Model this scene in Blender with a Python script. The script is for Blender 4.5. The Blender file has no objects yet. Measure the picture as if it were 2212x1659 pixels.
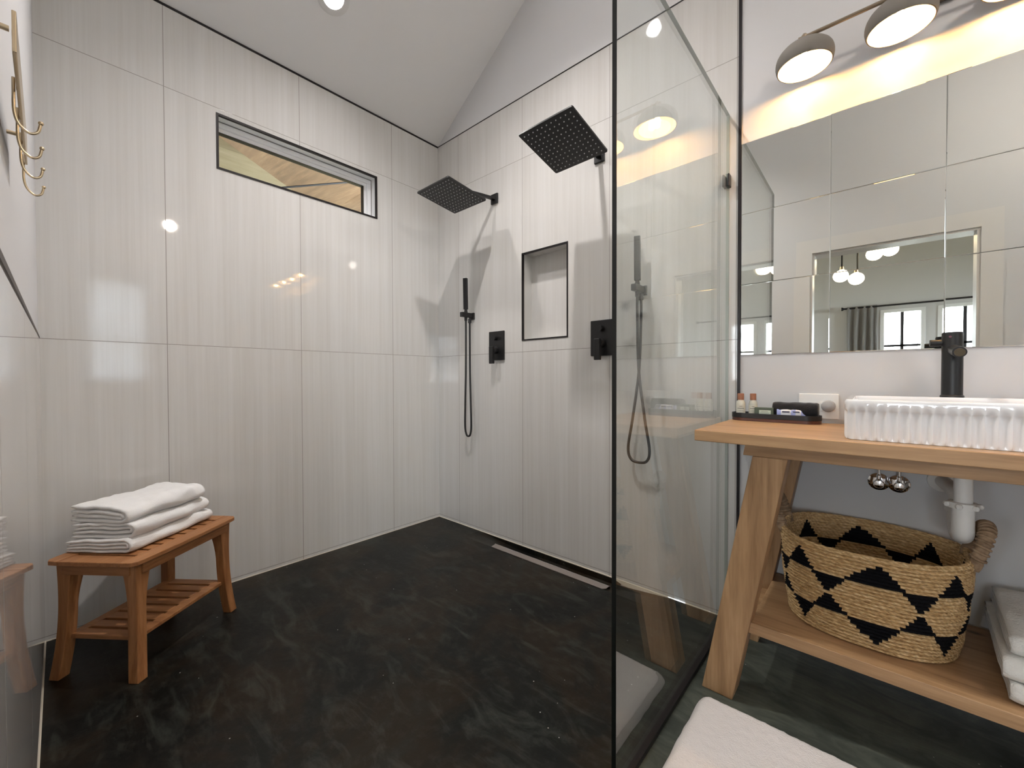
import bpy, bmesh, math, random
from math import pi, sin, cos, radians, sqrt, atan2
from mathutils import Vector, Matrix, noise
random.seed(7)
S = bpy.context.scene
COL = S.collection

# ------------------------------------------------------------------ helpers
def tag(o, label, cat, group=None):
    o['label'] = label; o['category'] = cat
    if group: o['group'] = group
    return o

def thing(name, label, cat, loc=(0, 0, 0), rotz=0.0, group=None):
    o = bpy.data.objects.new(name, None); COL.objects.link(o)
    o.empty_display_size = 0.05
    o.location = loc; o.rotation_euler = (0, 0, rotz)
    o['_m'] = 0
    del o['_m']
    return tag(o, label, cat, group)

def mat_of(o):
    return Matrix.Translation(o.location) @ o.rotation_euler.to_matrix().to_4x4()

def obj(name, bm, mats, parent=None, origin=None, local=False, smooth=None, bevel=0.0, seg=2, sub=0, stuff=False):
    """links one mesh object; geometry is given in world space unless local"""
    me = bpy.data.meshes.new(name)
    root = parent
    off = Matrix.Identity(4)
    if parent is not None:
        chain = []
        q = parent
        while q is not None:
            chain.append(q); q = q.parent
        for q in reversed(chain): off = off @ mat_of(q)
        if not local: bm.transform(off.inverted())
    elif origin is not None:
        bm.transform(Matrix.Translation(Vector(origin)).inverted())
    bmesh.ops.recalc_face_normals(bm, faces=bm.faces[:])
    bm.to_mesh(me); bm.free()
    if not isinstance(mats, (list, tuple)): mats = [mats]
    for m in mats: me.materials.append(m)
    o = bpy.data.objects.new(name, me); COL.objects.link(o)
    if parent is not None: o.parent = parent
    elif origin is not None: o.location = origin
    if smooth is not None:
        for f in me.polygons: f.use_smooth = True
        if smooth > 0: me.set_sharp_from_angle(angle=radians(smooth))
    if bevel > 0:
        b = o.modifiers.new('bevel', 'BEVEL'); b.width = bevel; b.segments = seg
        b.limit_method = 'ANGLE'; b.angle_limit = radians(40); b.harden_normals = False
    if sub:
        s = o.modifiers.new('sub', 'SUBSURF'); s.levels = sub; s.render_levels = sub
    if stuff: o['kind'] = 'stuff'
    return o

def struct(name, bm, mats, **k):
    o = obj(name, bm, mats, **k); o['kind'] = 'structure'; return o

def box(bm, x0, y0, z0, x1, y1, z1, mi=0, M=None):
    vs = [Vector((x, y, z)) for x in (x0, x1) for y in (y0, y1) for z in (z0, z1)]
    if M is not None: vs = [M @ v for v in vs]
    v = [bm.verts.new(p) for p in vs]
    for f in ((0,1,3,2),(4,6,7,5),(0,4,5,1),(2,3,7,6),(0,2,6,4),(1,5,7,3)):
        q = bm.faces.new([v[i] for i in f]); q.material_index = mi
    return v

def quad(bm, pts, mi=0):
    f = bm.faces.new([bm.verts.new(p) for p in pts]); f.material_index = mi; return f

def prism(bm, pts, d, mi=0):
    """pts: closed 3-D outline, extruded by vector d"""
    d = Vector(d)
    a = [bm.verts.new(p) for p in pts]; b = [bm.verts.new(Vector(p) + d) for p in pts]
    n = len(pts)
    bm.faces.new(a).material_index = mi; bm.faces.new(b[::-1]).material_index = mi
    for i in range(n):
        bm.faces.new((a[i], b[i], b[(i+1) % n], a[(i+1) % n])).material_index = mi

def frames(pts, closed=False):
    pts = [Vector(p) for p in pts]; n = len(pts); T = []
    for i in range(n):
        a = pts[(i-1) % n] if (i > 0 or closed) else pts[i]
        b = pts[(i+1) % n] if (i < n-1 or closed) else pts[i]
        T.append((b-a).normalized())
    up = Vector((0, 0, 1))
    if abs(T[0].dot(up)) > .95: up = Vector((1, 0, 0))
    N = (up - T[0]*up.dot(T[0])).normalized(); out = []
    for t in T:
        N = (N - t*N.dot(t))
        if N.length < 1e-6: N = t.orthogonal()
        N.normalize(); out.append((N.copy(), t.cross(N)))
    return pts, T, out

def tube(bm, pts, r, n=12, closed=False, caps=True, mi=0, prof=None):
    """round (or prof = list of 2-D points) sweep; r may be a list"""
    pts, T, F = frames(pts, closed)
    rs = r if isinstance(r, (list, tuple)) else [r]*len(pts)
    pr = prof or [(cos(2*pi*k/n), sin(2*pi*k/n)) for k in range(n)]
    m = len(pr); rings = []
    for p, (N, B), rr in zip(pts, F, rs):
        rings.append([bm.verts.new(p + N*(a*rr) + B*(b*rr)) for a, b in pr])
    L = len(rings)
    for i in range(L if closed else L-1):
        A, Bq = rings[i], rings[(i+1) % L]
        for k in range(m):
            bm.faces.new((A[k], A[(k+1) % m], Bq[(k+1) % m], Bq[k])).material_index = mi
    if caps and not closed:
        bm.faces.new(rings[0][::-1]).material_index = mi; bm.faces.new(rings[-1]).material_index = mi

def lathe(bm, prof, c, n=32, axis=(0, 0, 1), mis=None, closed=False):
    """prof: list of (r, h) along axis from point c"""
    ax = Vector(axis).normalized(); u = ax.orthogonal().normalized(); w = ax.cross(u); c = Vector(c)
    rings = []
    for r, h in prof:
        if r < 1e-6: rings.append([bm.verts.new(c + ax*h)])
        else: rings.append([bm.verts.new(c + ax*h + (u*cos(2*pi*k/n) + w*sin(2*pi*k/n))*r) for k in range(n)])
    L = len(rings)
    for i in range(L if closed else L-1):
        A, B = rings[i], rings[(i+1) % L]; mi = mis[i] if mis else 0
        if len(A) == 1 and len(B) == 1: continue
        for k in range(n):
            k2 = (k+1) % n
            if len(A) == 1: f = bm.faces.new((A[0], B[k2], B[k]))
            elif len(B) == 1: f = bm.faces.new((A[k], A[k2], B[0]))
            else: f = bm.faces.new((A[k], A[k2], B[k2], B[k]))
            f.material_index = mi

def ball(bm, c, r, n=16, mi=0, sz=1.0):
    prof = [(r*sin(pi*i/(n//2)), -r*sz*cos(pi*i/(n//2))) for i in range(n//2+1)]
    prof[0] = (0, -r*sz); prof[-1] = (0, r*sz)
    lathe(bm, prof, c, n, mis=[mi]*len(prof))

def rrect(x0, y0, x1, y1, r, n=6):
    out = []
    for cx, cy, a0 in ((x1-r, y1-r, 0), (x0+r, y1-r, 90), (x0+r, y0+r, 180), (x1-r, y0+r, 270)):
        for k in range(n+1):
            a = radians(a0 + 90*k/n); out.append((cx + r*cos(a), cy + r*sin(a)))
    return out

def new(): return bmesh.new()

def bez(pts, n=10):
    """Catmull-Rom through points"""
    P = [Vector(p) for p in pts]; P = [P[0]*2-P[1]] + P + [P[-1]*2-P[-2]]; out = []
    for i in range(1, len(P)-2):
        a, b, c, d = P[i-1:i+3]
        for k in range(n):
            t = k/n
            out.append(.5*((2*b) + (c-a)*t + (2*a-5*b+4*c-d)*t*t + (3*b-a-3*c+d)*t*t*t))
    out.append(P[-2]); return out

# ------------------------------------------------------------------ materials
def srgb(r, g, b):
    f = lambda c: c/12.92 if c <= .04045 else ((c+.055)/1.055)**2.4
    return (f(r/255), f(g/255), f(b/255), 1)

class NB:
    def __init__(s, name):
        s.m = bpy.data.materials.new(name); s.m.use_nodes = True
        s.t = s.m.node_tree; s.t.nodes.clear()
        s.out = s.t.nodes.new('ShaderNodeOutputMaterial')
    def n(s, typ, **k):
        q = s.t.nodes.new(typ)
        for a, b in k.items():
            if a[0] == '_': q.inputs[a[1:].replace('_', ' ')].default_value = b
            else: setattr(q, a, b)
        return q
    def l(s, a, b): s.t.links.new(a, b)
    def math(s, op, a, b=None, c=None):
        q = s.n('ShaderNodeMath', operation=op)
        for i, v in enumerate((a, b, c)):
            if v is None: continue
            if isinstance(v, (int, float)): q.inputs[i].default_value = v
            else: s.l(v, q.inputs[i])
        return q.outputs[0]
    def pos(s): return s.n('ShaderNodeNewGeometry').outputs['Position']
    def objc(s): return s.n('ShaderNodeTexCoord').outputs['Object']
    def scale(s, v, sc, off=(0, 0, 0), rot=(0, 0, 0)):
        q = s.n('ShaderNodeMapping'); s.l(v, q.inputs['Vector'])
        q.inputs['Scale'].default_value = sc; q.inputs['Location'].default_value = off; q.inputs['Rotation'].default_value = rot
        return q.outputs[0]
    def noise(s, v, sc, det=3, rough=.55, dist=0.0):
        q = s.n('ShaderNodeTexNoise'); s.l(v, q.inputs['Vector'])
        q.inputs['Scale'].default_value = sc; q.inputs['Detail'].default_value = det
        q.inputs['Roughness'].default_value = rough; q.inputs['Distortion'].default_value = dist
        return q.outputs['Fac']
    def ramp(s, f, stops):
        q = s.n('ShaderNodeValToRGB'); s.l(f, q.inputs[0]); e = q.color_ramp.elements
        while len(e) < len(stops): e.new(.5)
        for el, (p, c) in zip(e, stops):
            el.position = p; el.color = c if len(c) == 4 else (*c, 1)
        return q.outputs[0]
    def mix(s, f, a, b, blend='MIX'):
        q = s.n('ShaderNodeMix', data_type='RGBA', blend_type=blend)
        for i, v in ((0, f), (6, a), (7, b)):
            if isinstance(v, (int, float)): q.inputs[i].default_value = v
            elif isinstance(v, (tuple, list)): q.inputs[i].default_value = v if len(v) == 4 else (*v, 1)
            else: s.l(v, q.inputs[i])
        return q.outputs[2]
    def bump(s, h, st, d=.002, nrm=None):
        q = s.n('ShaderNodeBump'); s.l(h, q.inputs['Height'])
        q.inputs['Strength'].default_value = st; q.inputs['Distance'].default_value = d
        if nrm: s.l(nrm, q.inputs['Normal'])
        return q.outputs[0]
    def bsdf(s, col, rough=.5, metal=0.0, nrm=None, spec=.5, coat=0.0, emit=None, es=0.0, sheen=0.0):
        q = s.n('ShaderNodeBsdfPrincipled')
        for k, v in (('Base Color', col), ('Roughness', rough), ('Metallic', metal), ('Specular IOR Level', spec),
                     ('Coat Weight', coat), ('Sheen Weight', sheen)):
            if isinstance(v, (int, float)): q.inputs[k].default_value = v
            elif isinstance(v, (tuple, list)): q.inputs[k].default_value = v if len(v) == 4 else (*v, 1)
            else: s.l(v, q.inputs[k])
        if nrm: s.l(nrm, q.inputs['Normal'])
        if emit:
            q.inputs['Emission Color'].default_value = emit if len(emit) == 4 else (*emit, 1)
            q.inputs['Emission Strength'].default_value = es
        s.l(q.outputs[0], s.out.inputs[0]); return s.m

def plain(name, col, rough=.5, metal=0.0, spec=.5, bump=0.0, bs=60, var=0.0, **k):
    b = NB(name); c = col; nrm = None
    v = b.objc()
    if var:
        f = b.noise(v, 6, 3)
        c = b.mix(f, tuple(x*(1-var) for x in col[:3]), tuple(min(1, x*(1+var)) for x in col[:3]))
    if bump: nrm = b.bump(b.noise(v, bs, 3), bump, .002)
    return b.bsdf(c, rough, metal, nrm, spec, **k)

def gridline(b, coord, off, pitch, w):
    """1 on a joint line of width w"""
    q = b.math('SUBTRACT', coord, off); q = b.math('DIVIDE', q, pitch); q = b.math('ADD', q, 100.5)
    q = b.math('FRACT', q); q = b.math('SUBTRACT', q, .5); q = b.math('ABSOLUTE', q)
    return b.math('LESS_THAN', q, w/2/pitch)

def tile_mat(name, horiz, off, rough=.032):
    b = NB(name); p = b.pos(); xyz = b.n('ShaderNodeSeparateXYZ'); b.l(p, xyz.inputs[0])
    h = xyz.outputs['X' if horiz == 'x' else 'Y']; z = xyz.outputs['Z']
    cx = b.n('ShaderNodeCombineXYZ'); b.l(h, cx.inputs[0]); b.l(z, cx.inputs[2])
    # each tile gets its own piece of the streak pattern
    tid = b.math('FLOOR', b.math('DIVIDE', b.math('SUBTRACT', h, off), .6002))
    tz = b.math('FLOOR', b.math('DIVIDE', b.math('SUBTRACT', z, 1.219), 1.199))
    b.l(b.math('MULTIPLY_ADD', tid, 3.7, b.math('MULTIPLY', tz, 9.1)), cx.inputs[1])
    v1 = b.scale(cx.outputs[0], (55, 1, .9)); v2 = b.scale(cx.outputs[0], (14, 1, .35)); v3 = b.scale(cx.outputs[0], (170, 1, 5))
    s1 = b.noise(v1, 1, 3, .6); s2 = b.noise(v2, 1, 2, .5); s3 = b.noise(v3, 1, 2, .6)
    f = b.math('ADD', b.math('MULTIPLY', s1, .5), b.math('ADD', b.math('MULTIPLY', s2, .35), b.math('MULTIPLY', s3, .15)))
    col = b.ramp(f, [(.30, (.555, .540, .515)), (.5, (.605, .595, .575)), (.70, (.65, .642, .628))])
    g = b.math('MAXIMUM', gridline(b, h, off, .6002, .0028), gridline(b, z, 1.219, 1.199, .0028))
    col = b.mix(g, col, (.27, .25, .23))
    r = b.math('ADD', b.math('MULTIPLY', g, .5), rough)
    w = b.noise(b.scale(p, (1, 1, 1)), 3.0, 2)
    nrm = b.bump(w, .06, .004)
    nrm = b.bump(b.math('SUBTRACT', 1.0, g), .25, .0012, nrm)
    return b.bsdf(col, r, 0, nrm, .55)

def wood_mat(name, axis, cols, sc=1.0, rough=.5, plank=0.0, paxis='Y', knots=True, world=False, vary=.25):
    b = NB(name); v = b.pos() if world else b.objc()
    st = {'x': (1.2, 16, 16), 'y': (16, 1.2, 16), 'z': (16, 16, 1.2)}[axis]
    vv = b.scale(v, tuple(s*sc for s in st))
    f1 = b.noise(vv, 1.3, 4, .6, .6)
    fine = b.noise(b.scale(v, tuple(s*sc*5 for s in st)), 1.3, 3, .6)
    f = b.math('ADD', b.math('MULTIPLY', f1, .68), b.math('MULTIPLY', fine, .32))
    col = b.ramp(f, [(.30, cols[0]), (.50, cols[1]), (.70, cols[2])])
    if plank:
        xyz = b.n('ShaderNodeSeparateXYZ'); b.l(v, xyz.inputs[0])
        pid = b.math('FLOOR', b.math('DIVIDE', xyz.outputs[paxis], plank))
        wn = b.n('ShaderNodeTexWhiteNoise', noise_dimensions='1D'); b.l(pid, wn.inputs['W'])
        k = b.math('MULTIPLY_ADD', wn.outputs[0], vary, 1-vary/2)
        cc = b.n('ShaderNodeCombineColor'); [b.l(k, cc.inputs[i]) for i in range(3)]
        col = b.mix(1.0, col, cc.outputs[0], 'MULTIPLY')
        g = gridline(b, xyz.outputs[paxis], 0, plank, .0015)
        col = b.mix(b.math('MULTIPLY', g, .6), col, tuple(c*.35 for c in cols[0][:3]))
    if knots:
        vo = b.n('ShaderNodeTexVoronoi'); b.l(b.scale(v, tuple((3.2 if s > 2 else 1.6)*sc for s in st)), vo.inputs['Vector']); vo.inputs['Scale'].default_value = 1.6
        kn = b.ramp(vo.outputs['Distance'], [(.03, (1, 1, 1)), (.075, (0, 0, 0))])
        col = b.mix(b.math('MULTIPLY', kn, .75), col, tuple(c*.22 for c in cols[0][:3]))
    return b.bsdf(col, rough, 0, b.bump(f, .25, .0015), .4)

M = {}
M['tileA'] = tile_mat('wall_tile_window_side', 'y', -.394)
M['tileB'] = tile_mat('wall_tile_shower_side', 'x', .234)
M['tileL'] = tile_mat('wall_tile_door_side', 'x', .434, .03)
M['paint'] = plain('white_wall_paint', (.60, .60, .61, 1), .6, bump=.05, bs=120)
M['ceil'] = plain('ceiling_paint', (.72, .715, .71, 1), .7, bump=.03, bs=90)
M['trimw'] = plain('white_trim_paint', (.64, .63, .615, 1), .35)
M['muntin'] = plain('backlit_muntin_shade', (.03, .03, .035, 1), .4)  # white muntins seen against the light; their backlit shade is put into this colour
M['vinyl'] = plain('white_vinyl', (.80, .81, .82, 1), .3)
M['black'] = plain('matte_black_metal', (.012, .012, .013, 1), .38, .2)
M['blacktrim'] = plain('black_metal_trim', (.014, .011, .012, 1), .35, .4)
M['rubber'] = plain('black_rubber', (.015, .015, .016, 1), .45)
M['caulk'] = plain('cream_caulk', (.72, .66, .55, 1), .6)
M['chrome'] = plain('chrome', (.85, .85, .87, 1), .06, 1.0)
M['steel'] = plain('brushed_steel', (.44, .395, .37, 1), .40, .8)
M['brass'] = plain('champagne_metal', (.62, .50, .34, 1), .24, .95, var=.1)
M['bronze'] = plain('bronze_bar', (.33, .27, .20, 1), .35, .9)
M['shade_out'] = plain('taupe_shade_paint', (.17, .155, .135, 1), .75, bump=.1, bs=300)
M['shade_in'] = plain('shade_white_lining', (.85, .83, .78, 1), .5)
M['porcelain'] = plain('white_porcelain', (.80, .80, .82, 1), .06, coat=.6)
M['pvc'] = plain('white_pvc', (.74, .73, .71, 1), .35)
M['plastic'] = plain('white_plastic', (.80, .80, .79, 1), .3)
M['greyp'] = plain('grey_plastic', (.38, .38, .39, 1), .3)
M['steelblk'] = plain('dark_iron', (.02, .02, .022, 1), .5, .5)
M['nozzle'] = plain('grey_silicone_nozzle', (.50, .50, .50, 1), .5)

def terry(name, col, sc=420, st=.6):
    b = NB(name); v = b.objc()
    n1 = b.noise(v, sc, 2, .6); n2 = b.noise(v, 28, 3)
    c = b.mix(n2, tuple(x*.93 for x in col), col)
    nr = b.bump(n1, st, .003); nr = b.bump(n2, .35, .006, nr)
    return b.bsdf(c, .95, 0, nr, .15, sheen=.35)
M['towel'] = terry('white_terry', (.80, .80, .80))
M['towel_grey'] = terry('grey_white_plush', (.72, .71, .68), 160, .9)
M['mat'] = terry('pale_pink_plush', (.80, .745, .73), 230, .9)
M['blackcloth'] = terry('black_terry', (.012, .012, .014))
M['linen'] = terry('grey_linen', (.50, .485, .475), 900, .3)

def floor_mat():
    b = NB('stained_concrete_floor'); p = b.pos()
    n1 = b.noise(p, 2.6, 6, .65, .5); n2 = b.noise(b.scale(p, (1.6, 5, 1), rot=(0, 0, .5)), 2.4, 6, .68, 1.4); n3 = b.noise(p, 22, 5, .7)
    c = b.ramp(n1, [(.34, (.0022, .0028, .0026)), (.46, (.0048, .0050, .0042)), (.58, (.0125, .0082, .0045)), (.70, (.0125, .0145, .0125))])
    c2 = b.ramp(n2, [(.50, (0, 0, 0)), (.74, (.024, .027, .023))])
    c = b.mix(1.0, c, c2, 'ADD')
    c = b.mix(b.math('MULTIPLY', b.ramp(n3, [(.50, (0, 0, 0)), (.78, (1, 1, 1))]), .22), c, (.06, .06, .052))
    # the vanity side of the screen has a paler, greener colour than the shower
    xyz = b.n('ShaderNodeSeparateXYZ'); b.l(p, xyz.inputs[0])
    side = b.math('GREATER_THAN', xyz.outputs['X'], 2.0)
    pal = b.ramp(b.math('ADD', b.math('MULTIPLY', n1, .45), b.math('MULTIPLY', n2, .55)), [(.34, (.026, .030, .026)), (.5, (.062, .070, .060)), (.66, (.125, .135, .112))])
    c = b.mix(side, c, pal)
    vo = b.n('ShaderNodeTexVoronoi'); b.l(b.scale(p, (1, 1, 1)), vo.inputs['Vector']); vo.inputs['Scale'].default_value = 34
    sp = b.math('LESS_THAN', vo.outputs['Distance'], b.math('MULTIPLY', b.math('GREATER_THAN', b.noise(p, 3.1, 2), .56), .075))
    wn = b.n('ShaderNodeTexWhiteNoise'); b.l(vo.outputs['Position'], wn.inputs['Vector'])
    sp = b.math('MULTIPLY', sp, b.math('GREATER_THAN', wn.outputs[0], .55))
    c = b.mix(b.math('MULTIPLY', sp, .75), c, (.42, .42, .40))
    r = b.math('ADD', b.math('MULTIPLY', n2, .22), .25)
    nr = b.bump(n3, .10, .002); nr = b.bump(n1, .25, .01, nr)
    return b.bsdf(c, r, 0, nr, .16)
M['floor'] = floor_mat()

def glass_mat(name, tint=(.955, .975, .965, 1), ior=1.5):
    b = NB(name)
    geo = b.n('ShaderNodeNewGeometry')
    # reciprocal on back faces so both faces of the pane reflect alike
    i = b.math('MULTIPLY_ADD', geo.outputs['Backfacing'], 1/ior-ior, ior)
    fr = b.n('ShaderNodeFresnel'); b.l(i, fr.inputs['IOR'])
    tr = b.n('ShaderNodeBsdfTransparent'); tr.inputs[0].default_value = tint
    gl = b.n('ShaderNodeBsdfGlossy'); gl.inputs['Roughness'].default_value = 0.0; gl.inputs[0].default_value = (1, 1, 1, 1)
    mx = b.n('ShaderNodeMixShader'); b.l(fr.outputs[0], mx.inputs[0]); b.l(tr.outputs[0], mx.inputs[1]); b.l(gl.outputs[0], mx.inputs[2])
    b.l(mx.outputs[0], b.out.inputs[0]); return b.m
M['glass'] = glass_mat('clear_screen_glass')
M['pane'] = glass_mat('window_pane_glass', (.98, .99, .99, 1))
b = NB('mirror_silver'); q = b.n('ShaderNodeBsdfGlossy'); q.inputs[0].default_value = (.73, .745, .71, 1); q.inputs['Roughness'].default_value = 0.0
b.l(q.outputs[0], b.out.inputs[0]); M['mirror'] = b.m

M['edge_dark'] = plain('dark_glass_edge', (.003, .005, .004, 1), .35)
M['edge'] = plain('polished_glass_edge', (.34, .39, .36, 1), .15)
def emit(name, col, s):
    b = NB(name); e = b.n('ShaderNodeEmission'); e.inputs[0].default_value = (*col, 1); e.inputs[1].default_value = s
    b.l(e.outputs[0], b.out.inputs[0]); return b.m
M['bulb'] = emit('warm_bulb_glow', (1.0, .54, .19), 54)
M['globe'] = emit('opal_globe_glow', (1.0, .80, .52), 4.5)
M['led'] = emit('downlight_lens_glow', (1.0, .95, .93), 30)
M['pend'] = emit('pendant_globe_glow', (1.0, .90, .80), 68)

WOODV = [(.23, .125, .058), (.38, .225, .115), (.50, .32, .175)]
M['wood_x'] = wood_mat('vanity_wood_lengthways', 'x', WOODV, 1.0, .42, knots=True)
M['wood_top'] = wood_mat('vanity_top_boards', 'x', [(.30, .165, .078), (.46, .275, .14), (.58, .37, .20)], 1.0, .38, plank=.0885, paxis='Y', knots=False, vary=.12)
M['wood_z'] = wood_mat('vanity_wood_upright', 'z', WOODV, 1.0, .45, knots=True)
TEAK = [(.19, .075, .026), (.30, .130, .048), (.41, .195, .080)]
M['teak_x'] = wood_mat('teak_lengthways', 'x', TEAK, 2.0, .45, knots=False)
M['teak_y'] = wood_mat('teak_crossways', 'y', TEAK, 2.0, .45, knots=False)
M['teak_z'] = wood_mat('teak_upright', 'z', TEAK, 2.0, .45, knots=False)
M['pine'] = wood_mat('porch_pine_boards', 'x', [(.12, .070, .038), (.20, .125, .07), (.32, .22, .13)], .6, .6, plank=.19, paxis='Y', world=True, vary=.35)
M['pine2'] = wood_mat('porch_gable_boards', 'y', [(.25, .205, .105), (.35, .295, .17), (.45, .39, .25)], .6, .6, plank=.16, paxis='Z', world=True, vary=.3)
M['log'] = plain('dark_beam_wood', (.14, .08, .045, 1), .7, bump=.3, bs=20, var=.3)
M['tray_brown'] = plain('brown_stained_wood', (.085, .026, .014, 1), .35, var=.2)

def straw_mat():
    b = NB('woven_straw'); v = b.objc()
    f = b.noise(b.scale(v, (14, 14, 70)), 5, 4, .65); g = b.noise(b.scale(v, (90, 90, 120)), 1.5, 3)
    c = b.ramp(f, [(.32, (.30, .165, .06)), (.5, (.60, .40, .19)), (.66, (.80, .60, .35))])
    w = b.n('ShaderNodeTexWave', wave_type='BANDS', bands_direction='DIAGONAL'); b.l(b.scale(v, (1, 1, 1)), w.inputs['Vector'])
    w.inputs['Scale'].default_value = 36; w.inputs['Distortion'].default_value = 6; w.inputs['Detail'].default_value = 3
    c = b.mix(b.math('MULTIPLY', b.math('SUBTRACT', 1.0, w.outputs['Fac']), .28), c, (.16, .08, .03))
    return b.bsdf(c, .6, 0, b.bump(b.math('ADD', g, w.outputs['Fac']), .5, .002), .35)
M['straw'] = straw_mat()
b = NB('black_yarn'); M['yarn'] = b.bsdf((.007, .007, .009), .95, 0, b.bump(b.noise(b.objc(), 500, 2), .5, .001), .1)

# ------------------------------------------------------------------ camera
cd = bpy.data.cameras.new('camera'); cam = bpy.data.objects.new('camera', cd); COL.objects.link(cam)
F_, CX, CY, CZ, YAW, PIT, ROL = 883.92, 2.4865, -1.9549, 1.056, .7276, -.0145, -.0025
fw = Vector((-sin(YAW)*cos(PIT), cos(YAW)*cos(PIT), sin(PIT))); rt = Vector((cos(YAW), sin(YAW), 0)); up = rt.cross(fw)
r2 = rt*cos(ROL) + up*sin(ROL); u2 = up*cos(ROL) - rt*sin(ROL)
R = Matrix((r2, u2, -fw)).transposed().to_4x4()
cam.matrix_world = Matrix.Translation((CX, CY, CZ)) @ R
cd.sensor_fit = 'HORIZONTAL'; cd.sensor_width = 36.0; cd.lens = F_/2212*36.0
cd.clip_start = .003; cd.clip_end = 200
S.camera = cam

# ------------------------------------------------------------------ the room
TOP = 2.794           # tile top
PITCH = .667          # roof pitch
RX, RR = 2.75, 4.3    # ridge, right wall
def zc(x): return 2.803 + PITCH*x if x < RX else 2.803 + PITCH*(2*RX-x)
def yl(x): return -1.987 - .0085*x     # tiled face of the wall with the doorway

# floor: falls a little towards the drain along the shower wall
bm = new(); nx, ny = 90, 90; X0, X1, Y0, Y1 = -.0, RR, -2.14, 0.0
def fz(x, y):
    a = max(0, min(1, (x-.45)/.35))*max(0, min(1, (1.75-x)/.3)); d = max(0, min(1, (.14+y)/.10))
    return -.032*a*d
xs = [X0 + (2.2-X0)*i/60 for i in range(60)] + [2.2 + (X1-2.2)*i/20 for i in range(21)]
ys = [Y0 + (-.30-Y0)*i/20 for i in range(20)] + [-.30 + .30*i/30 for i in range(31)]
G = [[bm.verts.new((x, y, fz(x, y))) for y in ys] for x in xs]
for i in range(len(xs)-1):
    for j in range(len(ys)-1): bm.faces.new((G[i][j], G[i+1][j], G[i+1][j+1], G[i][j+1]))
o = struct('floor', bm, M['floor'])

# wall_left (the one with the clerestory window)
wy0, wy1, wz0, wz1 = -1.389, -.509, 2.118, 2.390
bm = new()
box(bm, -.14, -2.3, -.03, 0, wy0, TOP); box(bm, -.14, wy1, -.03, 0, .14, TOP)
box(bm, -.14, wy0, -.03, 0, wy1, wz0); box(bm, -.14, wy0, wz1, 0, wy1, TOP)
struct('wall_left', bm, M['tileA'])
# wall_back: tiled shower part with the niche, then painted part
nx0, nx1, nz0, nz1, nd = .836, 1.168, 1.294, 1.826, .09
bm = new()
box(bm, 0, 0, -.03, nx0, .14, TOP); box(bm, nx1, 0, -.03, 2.043, .14, TOP)
box(bm, nx0, 0, -.03, nx1, .14, nz0); box(bm, nx0, 0, nz1, nx1, .14, TOP); box(bm, nx0, nd, nz0, nx1, .14, nz1)
# painted wall beyond the tile edge and the gable above it
box(bm, 2.043, .003, -.03, RR, .14, 2.80, 1)
prism(bm, [(0, .003, TOP), (RR, .003, TOP), (RR, .003, zc(RR)), (RX, .003, zc(RX)), (0, .003, zc(0))], (0, .137, 0), 1)
struct('wall_back', bm, [M['tileB'], M['paint']])
# wall_front: tiled to 1.22 m, painted above, with the doorway
DX0, DX1, DZ = 2.107, 2.978, 2.022
bm = new()
def slab(x0, x1, z0, z1, dy, th, mi):
    prism(bm, [(x0, yl(x0)-dy, z0), (x1, yl(x1)-dy, z0), (x1, yl(x1)-dy, z1), (x0, yl(x0)-dy, z1)], (0, -th, 0), mi)
slab(0, 2.000, 0, 1.219, 0, .006, 0)
slab(0, DX0, 0, 2.9, .004, .12, 1); slab(DX1, RR, 0, 2.9, .004, .12, 1); slab(DX0, DX1, DZ, 2.9, .004, .12, 1)
prism(bm, [(0, yl(0)-.004, 2.9), (RR, yl(RR)-.004, 2.9), (RR, yl(RR)-.004, zc(RR)), (RX, yl(RX)-.004, zc(RX)), (0.15, yl(.15)-.004, 2.9)], (0, -.12, 0), 1)
struct('wall_front', bm, [M['tileL'], M['paint']])
# wall_right with a window
vy0, vy1, vz0, vz1 = -1.66, -1.17, 1.06, 2.24
bm = new()
box(bm, RR, -2.3, -.03, RR+.14, vy0, 3.9); box(bm, RR, vy1, -.03, RR+.14, .14, 3.9)
box(bm, RR, vy0, -.03, RR+.14, vy1, vz0); box(bm, RR, vy0, vz1, RR+.14, vy1, 3.9)
struct('wall_right', bm, M['paint'])
# ceiling: two slopes
bm = new()
prism(bm, [(-.14, -2.3, zc(-.14)), (RX, -2.3, zc(RX)), (RX, -2.3, zc(RX)+.05), (-.14, -2.3, zc(-.14)+.05)], (0, 2.44, 0))
prism(bm, [(RX, -2.3, zc(RX)), (RR+.14, -2.3, zc(RR+.14)), (RR+.14, -2.3, zc(RR+.14)+.05), (RX, -2.3, zc(RX)+.05)], (0, 2.44, 0))
struct('ceiling', bm, M['ceil'])

# trims
bm = new(); box(bm, 0, yl(0), TOP-.004, .004, 0, TOP+.006); struct('trim_1', bm, M['blacktrim'])
bm = new(); box(bm, 0, -.0035, TOP-.001, 2.05, .004, TOP+.003); struct('trim_2', bm, M['blacktrim'])
bm = new(); box(bm, 2.040, -.004, 0.0, 2.0515, .004, TOP); struct('trim_3', bm, M['blacktrim'])
def ring(bm, ax, c, a0, a1, z0, z1, w, d0, d1):
    """rectangular frame; ax 'x' lies in plane x=c, 'y' in plane y=c"""
    for (p0, p1, q0, q1) in ((a0, a1, z1-w, z1), (a0, a1, z0, z0+w), (a0, a0+w, z0+w, z1-w), (a1-w, a1, z0+w, z1-w)):
        if ax == 'x': box(bm, c+d0, p0, q0, c+d1, p1, q1)
        else: box(bm, p0, c+d0, q0, p1, c+d1, q1)
bm = new(); ring(bm, 'y', 0, nx0-.006, nx1+.006, nz0-.006, nz1+.006, .0085, -.003, .012); struct('trim_4', bm, M['blacktrim'])
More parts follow.
